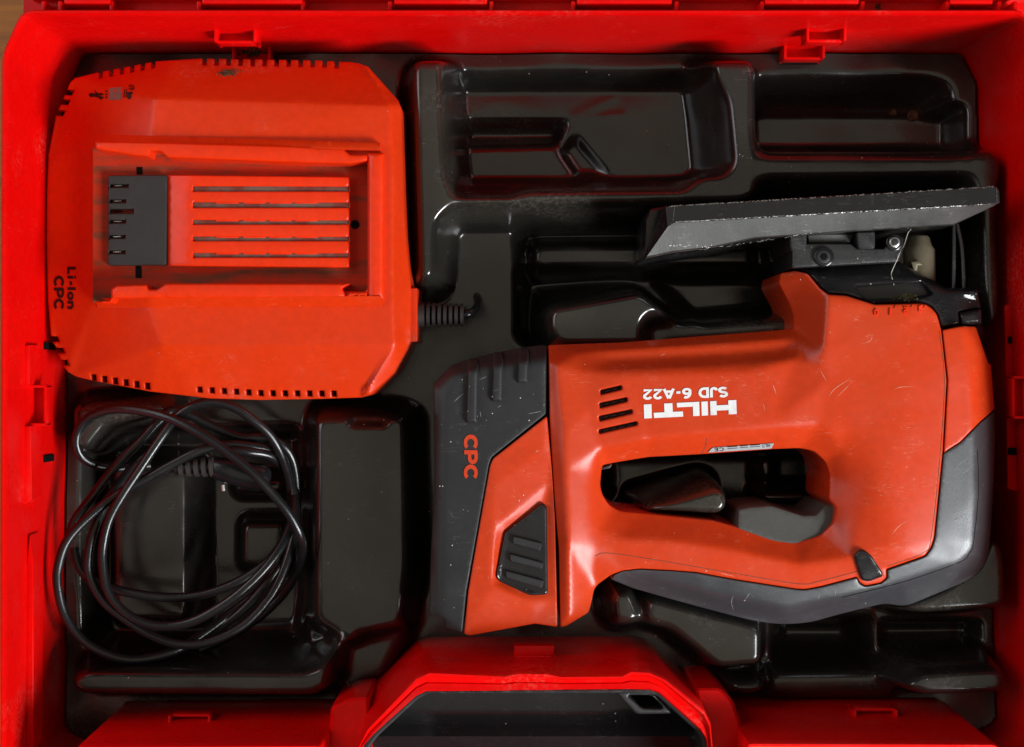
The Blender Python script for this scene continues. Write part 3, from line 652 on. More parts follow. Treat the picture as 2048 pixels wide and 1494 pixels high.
# cord outlet on the right flank
slab('cord_socket', rnd([(812, 576), (834, 575), (835, 683), (812, 684)], 3, 2), 52, 10, M['charger'], ch, 2.5, 1.2)
zc = 0.040
def chain(xs, ys, z): return [U(x, y, z) for x, y in zip(xs, ys)]
sr = thing_part = mk('strain_relief', *tube('', chain((830, 838, 849, 851), (630, 630, 630, 630), zc), 0.0068, None, None, 18, [1, 1, .96, .7]), M['connector'], ch, 50)
for i in range(7):
    x = 853 + 11.2 * i; r = 0.0066 - 0.00013 * i
    mk('rib', *tube('', chain((x, x + 0.8, x + 6.6, x + 7.4), (630,) * 4, zc), r, None, None, 18, [.9, 1, 1, .9]), M['connector'], sr, 50)
mk('core', *tube('', chain((845, 925), (630, 630), zc), 0.0047, None, None, 14), M['void'], sr, 50)
mk('lead', *tube('', smooth_path([U(920, 630, .040), U(938, 627, .040), U(951, 618, .034), U(956, 606, .022), U(955, 596, .008), U(952, 590, -.010)], 6), 0.0022, None, None, 10), M['cord'], ch, 50)

# ------------------------------------------------------------------ the coiled power cord with its plug
cord = thing('power_cord', 'coiled black power cord with moulded plug beside the orange charger', 'power cord', U(370, 1060, -0.02))
paths = [
 [(300, 930, 5), (222, 936, 14), (172, 921, 22), (153, 893, 26), (157, 860, 28), (182, 832, 30), (227, 818, 34), (284, 822, 38), (341, 837, 42), (397, 865, 45), (448, 899, 46), (497, 938, 46), (539, 981, 44), (576, 1026, 41), (600, 1072, 36), (604, 1104, 28), (590, 1150, 16), (560, 1195, 10), (510, 1240, 8), (440, 1282, 8), (400, 1300, 8)],
 [(580, 960, 4), (566, 926, 12), (540, 902, 20), (500, 893, 26), (450, 890, 28), (397, 902, 30), (341, 930, 31), (298, 954, 32), (236, 988, 33), (174, 1037, 36), (134, 1082, 38), (117, 1130, 38), (115, 1170, 38), (129, 1228, 36), (164, 1279, 34), (213, 1308, 33), (261, 1319, 32), (309, 1314, 30), (358, 1298, 26), (406, 1268, 20), (460, 1228, 14), (520, 1180, 10), (560, 1120, 4)],
 [(300, 900, 6), (260, 940, 18), (215, 1000, 28), (188, 1060, 32), (177, 1110, 32), (179, 1150, 31), (206, 1202, 30), (252, 1240, 30), (293, 1266, 30), (341, 1285, 31), (384, 1289, 31), (432, 1279, 30), (487, 1250, 28), (529, 1208, 26), (558, 1163, 24), (580, 1102, 20), (592, 1040, 14), (588, 980, 12), (570, 920, 10)],
 [(583, 1010, 6), (578, 960, 14), (560, 905, 24), (536, 866, 30), (502, 837, 34), (468, 815, 36), (427, 804, 37), (389, 811, 37), (355, 832, 36), (327, 868, 34), (281, 936, 36), (242, 995, 38), (218, 1040, 38), (206, 1090, 37), (205, 1130, 37), (214, 1178, 37), (239, 1215, 37), (281, 1243, 38), (332, 1252, 38), (384, 1243, 38), (438, 1215, 38), (487, 1179, 37), (535, 1131, 34), (570, 1079, 28), (586, 1030, 20), (590, 980, 10)],
 [(148, 1095, 24), (153, 1120, 24), (165, 1145, 24), (190, 1164, 24), (222, 1176, 25), (277, 1189, 26), (342, 1195, 26), (406, 1189, 26), (471, 1166, 25), (530, 1128, 22), (565, 1085, 16), (580, 1050, 6)],
 [(140, 1075, 24), (150, 1040, 25), (185, 992, 26), (236, 927, 27), (284, 879, 27), (318, 842, 26), (352, 820, 24), (420, 850, 20), (480, 875, 20), (530, 876, 20), (566, 892, 18), (586, 925, 14), (594, 980, 10), (592, 1030, 4)],
 [(380, 1285, 14), (440, 1255, 15), (490, 1215, 16), (530, 1170, 16), (560, 1130, 14)],
 [(462, 902, 30), (500, 904, 28), (540, 912, 22), (565, 935, 14), (575, 970, 6)],
]
parts = []
for p in paths:
    sp = smooth_path([U(x, y, z / 1000) for x, y, z in p], 10)
    parts.append(tube('', sp, 0.00250, None, None, 12, None, 0.85))
V, F = merge(parts); mk('cable', V, F, M['cord'], cord, 60)
plug = mk('plug', *tube('', smooth_path([U(424, 936, .028), U(432, 936, .028), U(460, 942, .028), U(500, 952, .026), U(518, 956, .025), U(522, 957, .024)], 6), 0.0072, None, None, 18, list(np.interp(np.linspace(0, 1, 31), [0, .1, .4, .8, .95, 1], [.6, .75, .95, 1.05, 1.0, .5])), 0.8), M['cord'], cord, 50)
for i in range(5):
    x = 358 + 15.5 * i; y = 938 - 1.2 * i
    mk('rib', *tube('', chain((x, x + 1, x + 8.5, x + 9.5), (y, y, y - .6, y - .6), .028), 0.0040 + 0.0004 * i, None, None, 14, [.85, 1, 1, .85]), M['connector'], plug, 50)
mk('sleeve', *tube('', chain((350, 430), (938, 933), .028), 0.0031, None, None, 12), M['cord'], plug, 50)
for y in (948, 968):
    mk('pin', *tube('', chain((446, 447), (y + 2, y + 14), .024), 0.0011, None, None, 10), M['steel'], plug, 50)

# ------------------------------------------------------------------ the cordless jigsaw
saw = thing('cordless_jigsaw', 'red and black cordless jigsaw lying on its side in the tray', 'jigsaw', U(1480, 900, -0.016))
L = [
 # battery
 [(867, 767, 60), (901, 731, 59), (962, 711, 59), (1093, 690, 59)], [(868, 774, 66), (905, 748, 69.5), (962, 735, 70), (1092, 718, 70)],
 [(868, 1000, 67), (860, 1232, 66)], [(888, 800, 70), (886, 1000, 70), (880, 1230, 70)],
 [(1093, 829, 70.5), (982, 918, 70.5), (955, 1060, 70.5), (926, 1267, 70)], [(998, 909, 70.5), (988, 974, 71.2), (991, 1055, 71.2), (986, 1168, 71.5), (955, 1245, 70)],
 [(988, 974, 71.2), (1092, 886, 70)], [(993, 1055, 70.5), (1103, 962, 68)], [(1015, 1062, 66), (1082, 1003, 66), (1096, 1010, 66), (1099, 1190, 66), (998, 1160, 66)],
 [(1110, 1008, 68), (1117, 1200, 67)], [(986, 1168, 71.5), (1060, 1200, 69), (1099, 1200, 67)], [(1070, 1247, 67), (940, 1270, 68)],
 # housing flange
 [(1097, 690, 58), (1098, 725, 68), (1099, 831, 69), (1110, 1008, 69), (1120, 1253, 66)], [(1113, 730, 72), (1129, 869, 74), (1130, 940, 74), (1137, 1086, 74), (1138, 1240, 70)],
 [(1160, 745, 71), (1175, 820, 72), (1201, 898, 70)], [(1188, 940, 69), (1187, 1099, 68), (1188, 1170, 62)], [(1195, 1000, 64), (1200, 1060, 66), (1215, 1080, 66)], [(1177, 1225, 60)],
 # barrel
 [(1160, 690, 55), (1240, 685, 55), (1587, 657, 55)], [(1160, 703, 64), (1591, 676, 64)], [(1165, 726, 68), (1237, 722, 64.5), (1576, 701, 64.5)], [(1180, 742, 71), (1243, 740, 71.5), (1483, 729, 71.5), (1590, 716, 71.5)],
 [(1247, 752, 73), (1460, 746, 73.5)], [(1460, 746, 73.5), (1499, 846, 74)], [(1250, 752, 73), (1292, 879, 72)], [(1201, 898, 70), (1295, 878, 71.5), (1400, 868, 73), (1529, 858, 74), (1640, 850, 74)],
 [(1204, 931, 57), (1295, 914, 58), (1406, 908, 59), (1545, 898, 60), (1600, 896, 61), (1649, 923, 62), (1659, 948, 62), (1657, 1003, 63)], [(1520, 740, 73.5), (1550, 845, 74.5)],
 # head
 [(1561, 545, 58), (1557, 565, 56), (1577, 604, 55), (1587, 650, 56)], [(1615, 549, 70), (1656, 592, 76), (1654, 616, 76.5), (1646, 700, 76.5), (1640, 732, 75.5)], [(1600, 690, 67), (1608, 716, 71)],
 [(1749, 609, 76), (1840, 607, 76), (1878, 640, 75)], [(1660, 760, 75.5), (1700, 800, 76), (1730, 850, 76.5), (1750, 920, 77), (1760, 1000, 77), (1780, 1090, 76)], [(1780, 680, 77.5), (1800, 780, 78.2), (1800, 900, 78.2), (1805, 1000, 77.5), (1815, 1095, 76)],
 [(1690, 900, 72), (1705, 960, 71), (1705, 1030, 71)], [(1893, 760, 77), (1885, 905, 77), (1868, 1075, 75.5), (1850, 1112, 74)],
 [(1962, 700, 71), (1974, 830, 69), (1976, 958, 67), (1970, 1059, 66), (1964, 1105, 64.5)], [(1925, 652, 75.5), (1938, 760, 76), (1945, 830, 75.5), (1948, 900, 75), (1950, 989, 74.5), (1946, 1085, 72.5), (1936, 1108, 71.5), (1915, 1126, 71), (1806, 1164, 69), (1684, 1195, 68), (1568, 1216, 66), (1426, 1188, 65), (1300, 1155, 63)],
 [(1952, 652, 66), (1982, 728, 59), (1990, 820, 58), (1988, 958, 57), (1981, 1059, 55), (1962, 1138, 54), (1885, 1181, 54), (1815, 1212, 53), (1745, 1212, 53), (1640, 1238, 52), (1568, 1247, 51), (1426, 1220, 52), (1256, 1172, 55)],
 # grip
 [(1218, 1010, 57), (1283, 1026, 58), (1424, 1040, 59), (1480, 1054, 60), (1545, 1076, 61), (1591, 1085, 62), (1640, 1071, 63), (1667, 1046, 64)],
 [(1235, 1078, 67), (1350, 1084, 69), (1480, 1104, 70), (1600, 1130, 70.5), (1700, 1116, 72)], [(1245, 1141, 65), (1392, 1144, 67.5), (1470, 1158, 68), (1610, 1178, 69), (1715, 1153, 71), (1771, 1138, 72), (1850, 1111, 74)],
]
sawH = HM(L, (830, 520, 2020, 1300), soft=4.5)
SB = 0.000
gx_, gy_ = np.meshgrid(sawH.x0 + sawH.st * np.arange(sawH.G.shape[1]), sawH.y0 + sawH.st * np.arange(sawH.G.shape[0]))
sm = lambda v, a, b: np.clip((v - a) / (b - a), 0, 1)
wgt = sm(gx_, 1664, 1700) * sm(-gx_, -1930, -1880) * sm(gy_, 630, 680) * sm(-gy_, -1110, -1070)        # the head is softly rounded
wgt = np.maximum(wgt, sm(gx_, 1140, 1160) * sm(-gx_, -1250, -1215) * sm(gy_, 900, 940) * sm(-gy_, -1150, -1110) * 0.6)
sawH.G = sawH.G * (1 - wgt) + blur(sawH.G, 9) * wgt
# black battery case
bat = relief('battery_pack', rnd([(867, 767), (901, 732), (939, 718), (988, 706), (1035, 697), (1081, 690), (1093, 690), (1092, 828), (983, 915), (978, 930), (955, 1060), (933, 1184), (925, 1266), (889, 1255), (888, 1236), (858, 1232), (862, 1100), (868, 1000)], 4, 2), sawH, M['battery'], saw, step=9, rad=3, drop=1.2, base=SB)
bat['label'] = 'black battery pack with red side plate'
for x0, x1, y0, y1 in ((931, 957, 717, 846), (982, 1007, 704, 803), (1033, 1058, 696, 766)):
    relief('grip_rib', rnd([(x0 + 4, y0), (x1, y0), (x1 - 2, y1), (x0, y1)], 5, 3), lambda x, y: sawH(x, y) + 0.0030, M['battery'], bat, step=6, rad=7, drop=2.6, base=0.05)
plate = relief('side_plate', rnd([(1094, 832), (1104, 940), (1110, 1038), (1115, 1254), (1070, 1247), (940, 1271), (928, 1268), (936, 1184), (957, 1062), (980, 931), (986, 917)], 4, 2), sawH, M['saw'], bat, step=7, rad=2.6, drop=0.9, base=SB, sharp=60, creases=[[(998, 912), (988, 974), (991, 1055), (986, 1168), (957, 1240)], [(988, 974), (1090, 888)], [(993, 1055), (1100, 965)]])
btn = relief('release_button', rnd([(1086, 1005), (1094, 1013), (1096, 1189), (1060, 1191), (997, 1162), (993, 1152), (1010, 1065)], 7, 3), lambda x, y: sawH(x, y) + 0.0030, M['gloss'], bat, step=7, rad=5, drop=1.6, base=0.05)
for q in ([(1026, 1071), (1085, 1086), (1080, 1103), (1024, 1088)], [(1018, 1106), (1088, 1125), (1084, 1139), (1020, 1124)], [(1011, 1140), (1089, 1161), (1083, 1177), (1010, 1156)]):
    slab('rib', rnd(q, 4, 2), 5.4, 62, M['battery'], btn, 2.4, 1.2, zf=sawH)
textm('printed_text', 'CPC', 941.5, 914, 88, 26, 90, sawH, M['orange_print'], bat, 0.3, t=0.26)
# red housing with the grip opening and the vents
hole = rnd([(1203, 939), (1205, 930), (1229, 925), (1296, 914), (1406, 908), (1545, 898), (1600, 896), (1628, 902), (1650, 923), (1659, 948), (1657, 1000), (1672, 1014), (1666, 1046), (1640, 1071), (1591, 1085), (1545, 1076), (1480, 1055), (1424, 1040), (1283, 1026), (1240, 1022), (1218, 1010), (1204, 988), (1200, 970)], 7, 2)
vents = [[(1200, 780), (1243, 770), (1245, 779), (1201, 790)], [(1198, 806), (1254, 794), (1256, 803), (1200, 817)], [(1197, 832), (1264, 818), (1266, 827), (1199, 843)], [(1197, 859), (1274, 842), (1276, 850), (1198, 868)]]
hs = [(1097, 690), (1240, 685), (1587, 658), (1587, 630), (1577, 604), (1557, 566), (1561, 546), (1591, 542), (1615, 547), (1640, 577), (1657, 589), (1692, 591), (1749, 609), (1840, 607), (1852, 609), (1863, 616), (1873, 628), (1878, 644), (1882, 660), (1893, 760), (1885, 905), (1868, 1075), (1862, 1094), (1850, 1111), (1772, 1138), (1773, 1155), (1761, 1165), (1730, 1171), (1718, 1164), (1714, 1153), (1642, 1172), (1610, 1178), (1591, 1177), (1469, 1158), (1392, 1144), (1340, 1140), (1280, 1137), (1245, 1141), (1221, 1150), (1195, 1169), (1188, 1179), (1182, 1208), (1177, 1225), (1134, 1251), (1121, 1255), (1118, 1100), (1110, 1008), (1099, 831)]
house = relief('housing', rnd(hs, 4, 2), sawH, M['saw'], saw, holes=[hole] + [rnd(v, 2, 1) for v in vents], step=7, rad=3, drop=1.1, base=SB, sharp=60, creases=[[(1113, 730), (1129, 869), (1130, 940), (1137, 1086), (1138, 1235)], [(1165, 702), (1588, 676)], [(1237, 722), (1570, 701)], [(1243, 740), (1483, 729)], [(1656, 594), (1654, 616), (1646, 700), (1641, 728)], [(1205, 896), (1295, 878), (1400, 868)]])
relief('motor_core', [(1150, 755), (1300, 745), (1310, 878), (1150, 885)], flat(66), M['trigger'], saw, step=40, rad=0, base=0.03)
for v in vents:
    x0, x1 = v[0][0], v[1][0]; n = int((x1 - x0) / 17)
    for k in range(n):
        x = x0 + 8 + 17 * k; y = np.interp(x, (x0, x1), (v[0][1], v[1][1])); slab('winding', [(x, y + 2), (x + 13, y - 1), (x + 13, y + 6), (x, y + 9)], 68, 62, M['gunmetal'], saw, 2, .8)
relief('front_cover', rnd([(1925, 652), (1951, 653), (1977, 727), (1982, 729), (1989, 818), (1960, 843), (1920, 884), (1893, 901), (1888, 906), (1896, 760), (1885, 660)], 3, 2), sawH, M['saw'], saw, step=7, rad=2.5, drop=0.8, base=SB)
rub_out = rnd([(1990, 822), (1990.5, 880), (1988, 958), (1982, 1059), (1978, 1105), (1964, 1138), (1942, 1158), (1885, 1182), (1812, 1213), (1770, 1207), (1745, 1212), (1680, 1228), (1620, 1245), (1568, 1249), (1511, 1243), (1426, 1221), (1341, 1198), (1262, 1175), (1223, 1159)], 60, 6, False)
rub_in = [(1228, 1150), (1245, 1142.5), (1280, 1138.5), (1340, 1141.5), (1392, 1145.5), (1469, 1159.5), (1591, 1178.5), (1610, 1179.5), (1642, 1174), (1714, 1155), (1718, 1166), (1730, 1173), (1762, 1167), (1775, 1156), (1774, 1140), (1851, 1113), (1864, 1095), (1870, 1075), (1887, 907), (1893, 902.5), (1920, 885.5), (1961, 845)]
relief('rubber_grip', rub_out + rnd(rub_in, 3, 2, False), sawH, M['rubber'], saw, step=8, rad=3, drop=1.0, base=SB)
# mould lines: thin dark seams let into the shell
def seam(pts, w, m=M['saw']):
    P = smooth_path(pts, 5); t = np.gradient(P, axis=0); nn = np.stack([-t[:, 1], t[:, 0]], 1); nn /= np.linalg.norm(nn, axis=1)[:, None]
    xy = np.vstack([P + nn * w, P - nn * w]); n = len(P)
    return decal('mould_seam', xy, [[i, i + 1, n + i + 1, n + i] for i in range(n - 1)], sawH, m, saw, 0.12)
seam([(1190, 1112), (1215, 1106), (1300, 1118), (1400, 1135), (1500, 1152), (1600, 1168), (1640, 1162), (1714, 1143)], 0.55, M['brown'])
seam([(1955, 900), (1957, 985), (1947, 1085), (1938, 1107), (1918, 1125), (1806, 1164), (1684, 1195)], 0.5, M['void'])
seam([(1413, 876), (1411, 892), (1404, 907)], 0.6, M['brown'])
seam([(1879, 662), (1889, 760), (1881, 903), (1863, 1072), (1846, 1106), (1775, 1132)], 0.5, M['brown'])
def scratch(pts, w, m):
    P = smooth_path(pts, 5); t = np.gradient(P, axis=0); nn = np.stack([-t[:, 1], t[:, 0]], 1); nn /= np.linalg.norm(nn, axis=1)[:, None]
    q = w * np.sin(np.linspace(0.1, math.pi - 0.1, len(P)))[:, None] * rng.uniform(.5, 1.1, (len(P), 1)); n = len(P)
    return decal('scratch', np.vstack([P + nn * q, P - nn * q]), [[i, i + 1, n + i + 1, n + i] for i in range(n - 1)], sawH, m, saw, 0.1)
for p in ([(1657, 795), (1666, 781), (1683, 768), (1702, 757)], [(1672, 796), (1690, 778), (1700, 768)], [(1787, 779), (1802, 774), (1829, 773)], [(1545, 768), (1549, 778), (1553, 792)], [(1526, 806), (1530, 822)],
          [(1728, 687), (1742, 680), (1744, 668)], [(1783, 1070), (1795, 1055), (1815, 1040)], [(1640, 738), (1647, 752), (1653, 762)], [(1440, 1146), (1470, 1153)], [(1070, 905), (1078, 900)], [(1320, 712), (1331, 707)]):
    scratch(p, 0.75, M['light_scratch'])
for p in ([(1900, 945), (1922, 925), (1955, 905)], [(1915, 950), (1935, 940), (1950, 925)], [(1910, 1040), (1925, 1032)], [(1467, 1190), (1463, 1205), (1468, 1222)], [(1670, 1180), (1672, 1192)], [(1500, 1185), (1490, 1200)], [(1640, 1185), (1636, 1200)], [(908, 804), (916, 796), (928, 786)], [(958, 760), (975, 752)], [(960, 822), (962, 835)], [(1055, 828), (1085, 822)], [(995, 815), (1003, 810)]):
    scratch(p, 0.8, M['pale_scratch'])
relief('trigger', rnd([(1476, 1018), (1500, 1013), (1542, 1010), (1580, 1022), (1606, 1030), (1631, 1029), (1652, 1008), (1674, 1012), (1672, 1050), (1645, 1078), (1591, 1092), (1540, 1082), (1474, 1058)], 5, 3), lambda x, y: 0.0625 - 0.00005 * np.clip(1085 - np.asarray(y), 0, 80), M['trigger'], saw, step=9, rad=4, drop=2.4, base=SB)
relief('latch_button', rnd([(1719, 1099), (1707, 1111), (1723, 1161), (1738, 1163), (1765, 1153), (1766, 1146), (1743, 1111), (1728, 1099)], 5, 3), lambda x, y: sawH(x, y) + 0.0022, M['gloss'], saw, step=6, rad=4, drop=1.6, base=0.055)
slab('rating_corner', [(1203, 935), (1224, 929), (1220, 936), (1204, 940)], 55, 40, M['gunmetal'], saw, 1, 0.3)
# writing
cx, cy = 1381, 818
def logo(px):   # image coordinates taken in an enlarged crop, relative to its origin
    return [(1160 + x / 3.248, 640 + y / 3.248) for x, y in px]
def shear(px): return [(x, y - (x - 412) * 0.0) for x, y in px]
def bar(x0, x1, y0, y1): # bars follow the slight tilt of the line of letters
    k = -0.049
    return logo([(x0, y0 + (x0 - 412) * k), (x1, y0 + (x1 - 412) * k), (x1 + 3, y1 + (x1 - 412) * k), (x0 + 3, y1 + (x0 - 412) * k)])
T0, T1 = 549, 640
for nm, bars in (('H', [(963, 1015, T0, T1), (845, 886, T0, T1), (886, 963, 578, 612)]), ('I', [(788, 829, T0, T1)]), ('L', [(732, 774, T0, T1), (628, 732, T0, 578)]), ('T', [(546, 600, T0, 606), (478, 668, 606, T1)]), ('I', [(414, 464, T0, T1)])):
    for b in bars: polydecal('logo_letter', bar(*b), sawH, M['white'], saw, 0.3)
textm('printed_text', 'SJD 6-A22', 1371, 786.5, 170, 20, 178.2, sawH, M['white'], saw, 0.3, t=0.24)
for t, x, y in (('0', 1753, 622), ('1', 1782, 621), ('2', 1812, 618), ('3', 1842, 615)):
    textm('scale_mark', t, x, y + 3, 9 if t != '1' else 6, 14, 184, sawH, M['rib'], saw, 0.8, 0.01, 0.9, t=0.22)
for x, y in ((1792, 611), (1826, 609), (1851, 610)):
    polydecal('scale_mark', [(x - 1, y), (x + 2, y), (x - 2, y + 6), (x - 4, y + 6)], sawH, M['saw'], saw, 0.5, 0.5)
lz = lambda x, y: sawH(x, y) + 0.0002
st = polydecal('rating_label', rnd([(1416, 905), (1425, 895.5), (1548, 886.5), (1543, 897)], 2, 2), sawH, M['label'], saw, 0.9, 0.9)
textm('printed_text', 'CE', 1438, 899, 20, 7, 176, sawH, M['black_print'], st, 1.1)
textm('printed_text', 'HILTI', 1532, 891.5, 16, 6, 176, sawH, M['black_print'], st, 1.1, 0.03)
for k, (x0, x1) in enumerate(((1455, 1475), (1480, 1496), (1500, 1520))):
    for yy in (893.5, 896.8):
        y = yy - (x0 - 1455) * 0.073; polydecal('printed_text', [(x0, y), (x1, y - 1.4), (x1, y - 0.2), (x0, y + 1.2)], sawH, M['black_print'], st, 1.1)
# gear nose, shoe bracket, shoe
noseH = HM([[(1589, 533, 58), (1796, 522, 58), (1867, 561, 60), (1946, 575, 60)], [(1610, 545, 66), (1700, 555, 68), (1840, 560, 68), (1890, 585, 68), (1950, 582, 68)], [(1657, 589, 71), (1749, 609, 71), (1880, 640, 71), (1920, 650, 70)], [(1955, 600, 64)]], (1560, 500, 2000, 690), soft=4)
win = rnd([(1709, 573), (1843, 563), (1866, 588), (1834, 597), (1735, 602)], 5, 3)
relief('gear_nose', rnd([(1589, 534), (1700, 527), (1796, 522), (1867, 561), (1891, 575), (1946, 575), (1954, 577), (1962, 616), (1917, 624), (1919, 648), (1887, 656), (1881, 655), (1876, 630), (1864, 614), (1852, 607), (1840, 604.5), (1749, 607), (1692, 589), (1657, 587.5), (1641, 575.5), (1617, 546)], 3, 2), noseH, M['gloss'], saw, holes=[win], step=7, rad=4.5, drop=2.5, base=SB)
slab('nose_window', rnd([(1705, 570), (1846, 560), (1870, 590), (1834, 600), (1733, 605)], 4, 2), 64.5, 40, M['gloss'], saw, 2, 0.5)
relief('hex_key_holder', rnd([(1917, 625), (1962, 617), (1964, 648), (1921, 651)], 3, 2), flat(70), M['gloss'], saw, step=10, rad=8, drop=5, base=0.02)
relief('knob', circ(1954, 668, 17, 20, 1, 1.6), flat(56), M['gloss'], saw, step=8, rad=14, drop=9, base=SB)
br = relief('shoe_bracket', rnd([(1584, 498), (1613, 487), (1701, 487), (1713, 497), (1770, 497), (1772, 476), (1790, 466), (1806, 476), (1806, 497), (1797, 524), (1584, 536)], 3, 2), flat(68), M['gunmetal'], saw, step=14, rad=3, drop=1.4, base=0.01)
for x0, x1, y0, y1 in ((1577, 1613, 466, 503), (1711, 1750, 462, 498)):
    slab('hinge_lug', rnd([(x0, y0), (x1, y0), (x1, y1), (x0 + 4, y1)], 6, 3), 71, 10, M['gunmetal'], saw, 4, 2)
slab('hinge_bar', [(1614, 468), (1710, 466), (1700, 486), (1616, 487)], 64, 10, M['trigger'], saw, 3, 1.5)
slab('screw_head', circ(1648, 513.5, 20, 24), 70, 60, M['gloss'], saw, 3, 1)
slab('screw_socket', circ(1648, 513.5, 13, 20), 70.25, 60, M['gunmetal'], saw, 1.5, 0.3)
slab('screw_socket', circ(1648, 513.5, 8, 6), 70.5, 60, M['void'], saw, 0.5, 0.1)
slab('hinge_pin', circ(1789, 485, 17, 24), 71, 50, M['gloss'], saw, 3, 1)
slab('hinge_pin', circ(1789.5, 484.5, 11, 20), 72, 50, M['steel'], saw, 2, 0.8)
slab('hinge_pin', circ(1789.5, 484.5, 7.5, 18), 72.2, 50, M['gunmetal'], saw, 1, 0.2)
V, F = tube('', [U(1838, 472, .045), U(1838, 476, .045), U(1838, 492, .045), U(1838, 500, .045), U(1840, 590, .045)], 0.0080, None, None, 22, [.55, .68, .82, 1, 1])
mk('plunger', V, F, M['bronze'], saw, 40)
slab('plunger_clip', [(1822, 524), (1838, 522), (1846, 530), (1836, 531), (1834, 545), (1828, 545)], 55.5, 45, M['bronze'], saw, 1.5, 0.6)
for p in ([(1907, 448), (1908, 500), (1907, 580)], [(1914, 448), (1924, 500), (1928, 580)]):
    mk('guard_wire', *tube('', smooth_path([U(x, y, .058) for x, y in p], 6), 0.0010, None, None, 8), M['gunmetal'], saw, 60)
r1 = [(1331, 412), (1350, 410), (1429, 405.5), (1508, 401), (1700, 389.5), (1907, 377), (1989, 372), (1998, 380)]
r2 = [(1335, 453), (1348, 444.5), (1429, 440), (1508, 435.5), (1700, 424.5), (1907, 412.5), (1989, 407.5), (1999, 402)]
r3 = [(1291, 517), (1345, 506), (1429, 495), (1508, 477), (1700, 463), (1907, 450), (1986, 413), (1999, 406)]
rows = [(r1, 4), (r1, 80.6), ([(x, y + 2) for x, y in r1], 82), ([(x, y - 1.5) for x, y in r2], 82), ([(x, y + 1.5) for x, y in r2], 81.4), ([(a + (c - a) * .93, b + (d - b) * .93) for (a, b), (c, d) in zip(r2, r3)], 76.0), (r3, 74.6), (r3, 4)]
V = []
for q, z in rows:
    if z == 4:
        zt = 80.6 if q is r1 else 74.6; p = UA(q, np.full(8, zt / 1000)); p[:, 2] = 0.004; V.append(p)
    else: V.append(UA(q, np.full(8, z / 1000)))
V = np.vstack(V); F = [[k * 8 + i + 8, k * 8 + i + 9, k * 8 + i + 1, k * 8 + i] for k in range(7) for i in range(7)]
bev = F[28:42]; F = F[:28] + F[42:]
F += [[k * 8 for k in range(8)], [k * 8 + 7 for k in range(8)][::-1]]
shoe = mk('shoe_plate', V, F, M['shoe'], saw, 20)
mk('bevel_painted_sheen', V, bev, M['bevel'], shoe, 20)  # bevel face split off so its reflected sheen sits in the colour
def shH(x, y):
    yc = np.interp(x, [p[0] for p in r2], [p[1] for p in r2]); yl = np.interp(x, [p[0] for p in r3], [p[1] for p in r3])
    return (82 - 6.5 * np.clip((np.asarray(y) - yc) / np.maximum(yl - yc, 1), 0, 1)) / 1000
slab('shoe_end', rnd([(1300, 418), (1334, 412), (1335, 454), (1326, 488), (1288, 516), (1292, 440)], 4, 2), 64, 4, M['shoe'], saw, 4, 2)
def wear(a, b, n, jit, zf, parent, smin=1.0, smax=6):
    V, F = [], []
    for _ in range(n):
        t = random.random() ** 1.0; x = a[0] + (b[0] - a[0]) * t; y = a[1] + (b[1] - a[1]) * t + random.uniform(-jit, jit)
        l = random.uniform(smin, smax); h = random.uniform(.4, 1.3); an = math.atan2(b[1] - a[1], b[0] - a[0]) + random.uniform(-.35, .35)
        pts = [(-l / 2, 0), (0, -h / 2), (l / 2, random.uniform(-.4, .4)), (0.1 * l, h / 2)]
        q = np.array([(x + u * math.cos(an) - v * math.sin(an), y + u * math.sin(an) + v * math.cos(an)) for u, v in pts])
        z = zf(q[:, 0], q[:, 1]) + 0.00022; P = UA(q, z); k = len(V); V += P.tolist(); lo = P.copy(); lo[:, 2] -= 0.0003; V += lo.tolist()
        F += [[k + 3, k + 2, k + 1, k]] + [[k + i, k + (i + 1) % 4, k + 4 + (i + 1) % 4, k + 4 + i] for i in range(4)]
    o = mk('edge_wear', V, F, M['steel'], parent, 30); o['kind'] = 'stuff'; return o
wear((1350, 444), (1988, 408), 420, 0.9, shH, shoe, 1.5, 9); wear((1335, 413), (1986, 373.5), 260, 1.0, shH, shoe, 1, 6); wear((1349, 416), (1346, 440), 30, 2, shH, shoe, 1, 5)
wear((1993, 376), (1994, 404), 40, 2, shH, shoe, 1, 5); wear((1400, 500), (1640, 464), 50, 1.5, shH, shoe, 1, 6); wear((1340, 490), (1420, 494), 30, 2, shH, shoe)

# ------------------------------------------------------------------ crumbs, lint and dust, set down on whatever lies below them
bpy.context.view_layer.update(); dg = bpy.context.evaluated_depsgraph_get()
def drop_on(x, y):
    d = Vector(U(x, y, 0.0)) - Vector((0, 0, HC)); d.normalize()
    ok, loc, nrm, *_ = sc.ray_cast(dg, Vector((0, 0, HC)), d)
    return (loc, nrm) if ok else (Vector(U(x, y, 0)), Vector((0, 0, 1)))
def lump(c, r, k):
    bm = bmesh.new(); bmesh.ops.create_icosphere(bm, subdivisions=1, radius=1)
    V = [(c[0] + v.co.x * r * random.uniform(.6, 1.2), c[1] + v.co.y * r * random.uniform(.6, 1.2), c[2] + v.co.z * r * random.uniform(.5, .8)) for v in bm.verts]
    bm.verts.index_update(); F = [[v.index for v in f.verts] for f in bm.faces]; bm.free(); return V, F
def crumbs(name, label, cat, x, y, sx, sy, n, rmin, rmax, m):
    parts = []
    for _ in range(n):
        p, _n = drop_on(x + random.gauss(0, sx), y + random.gauss(0, sy)); r = random.uniform(rmin, rmax)
        parts.append(lump((p.x, p.y, p.z + r * 0.2), r, 0))
    V, F = merge(parts); o = mk(name, V, F, m, None, 20); return tag(o, label, cat, kind='stuff')
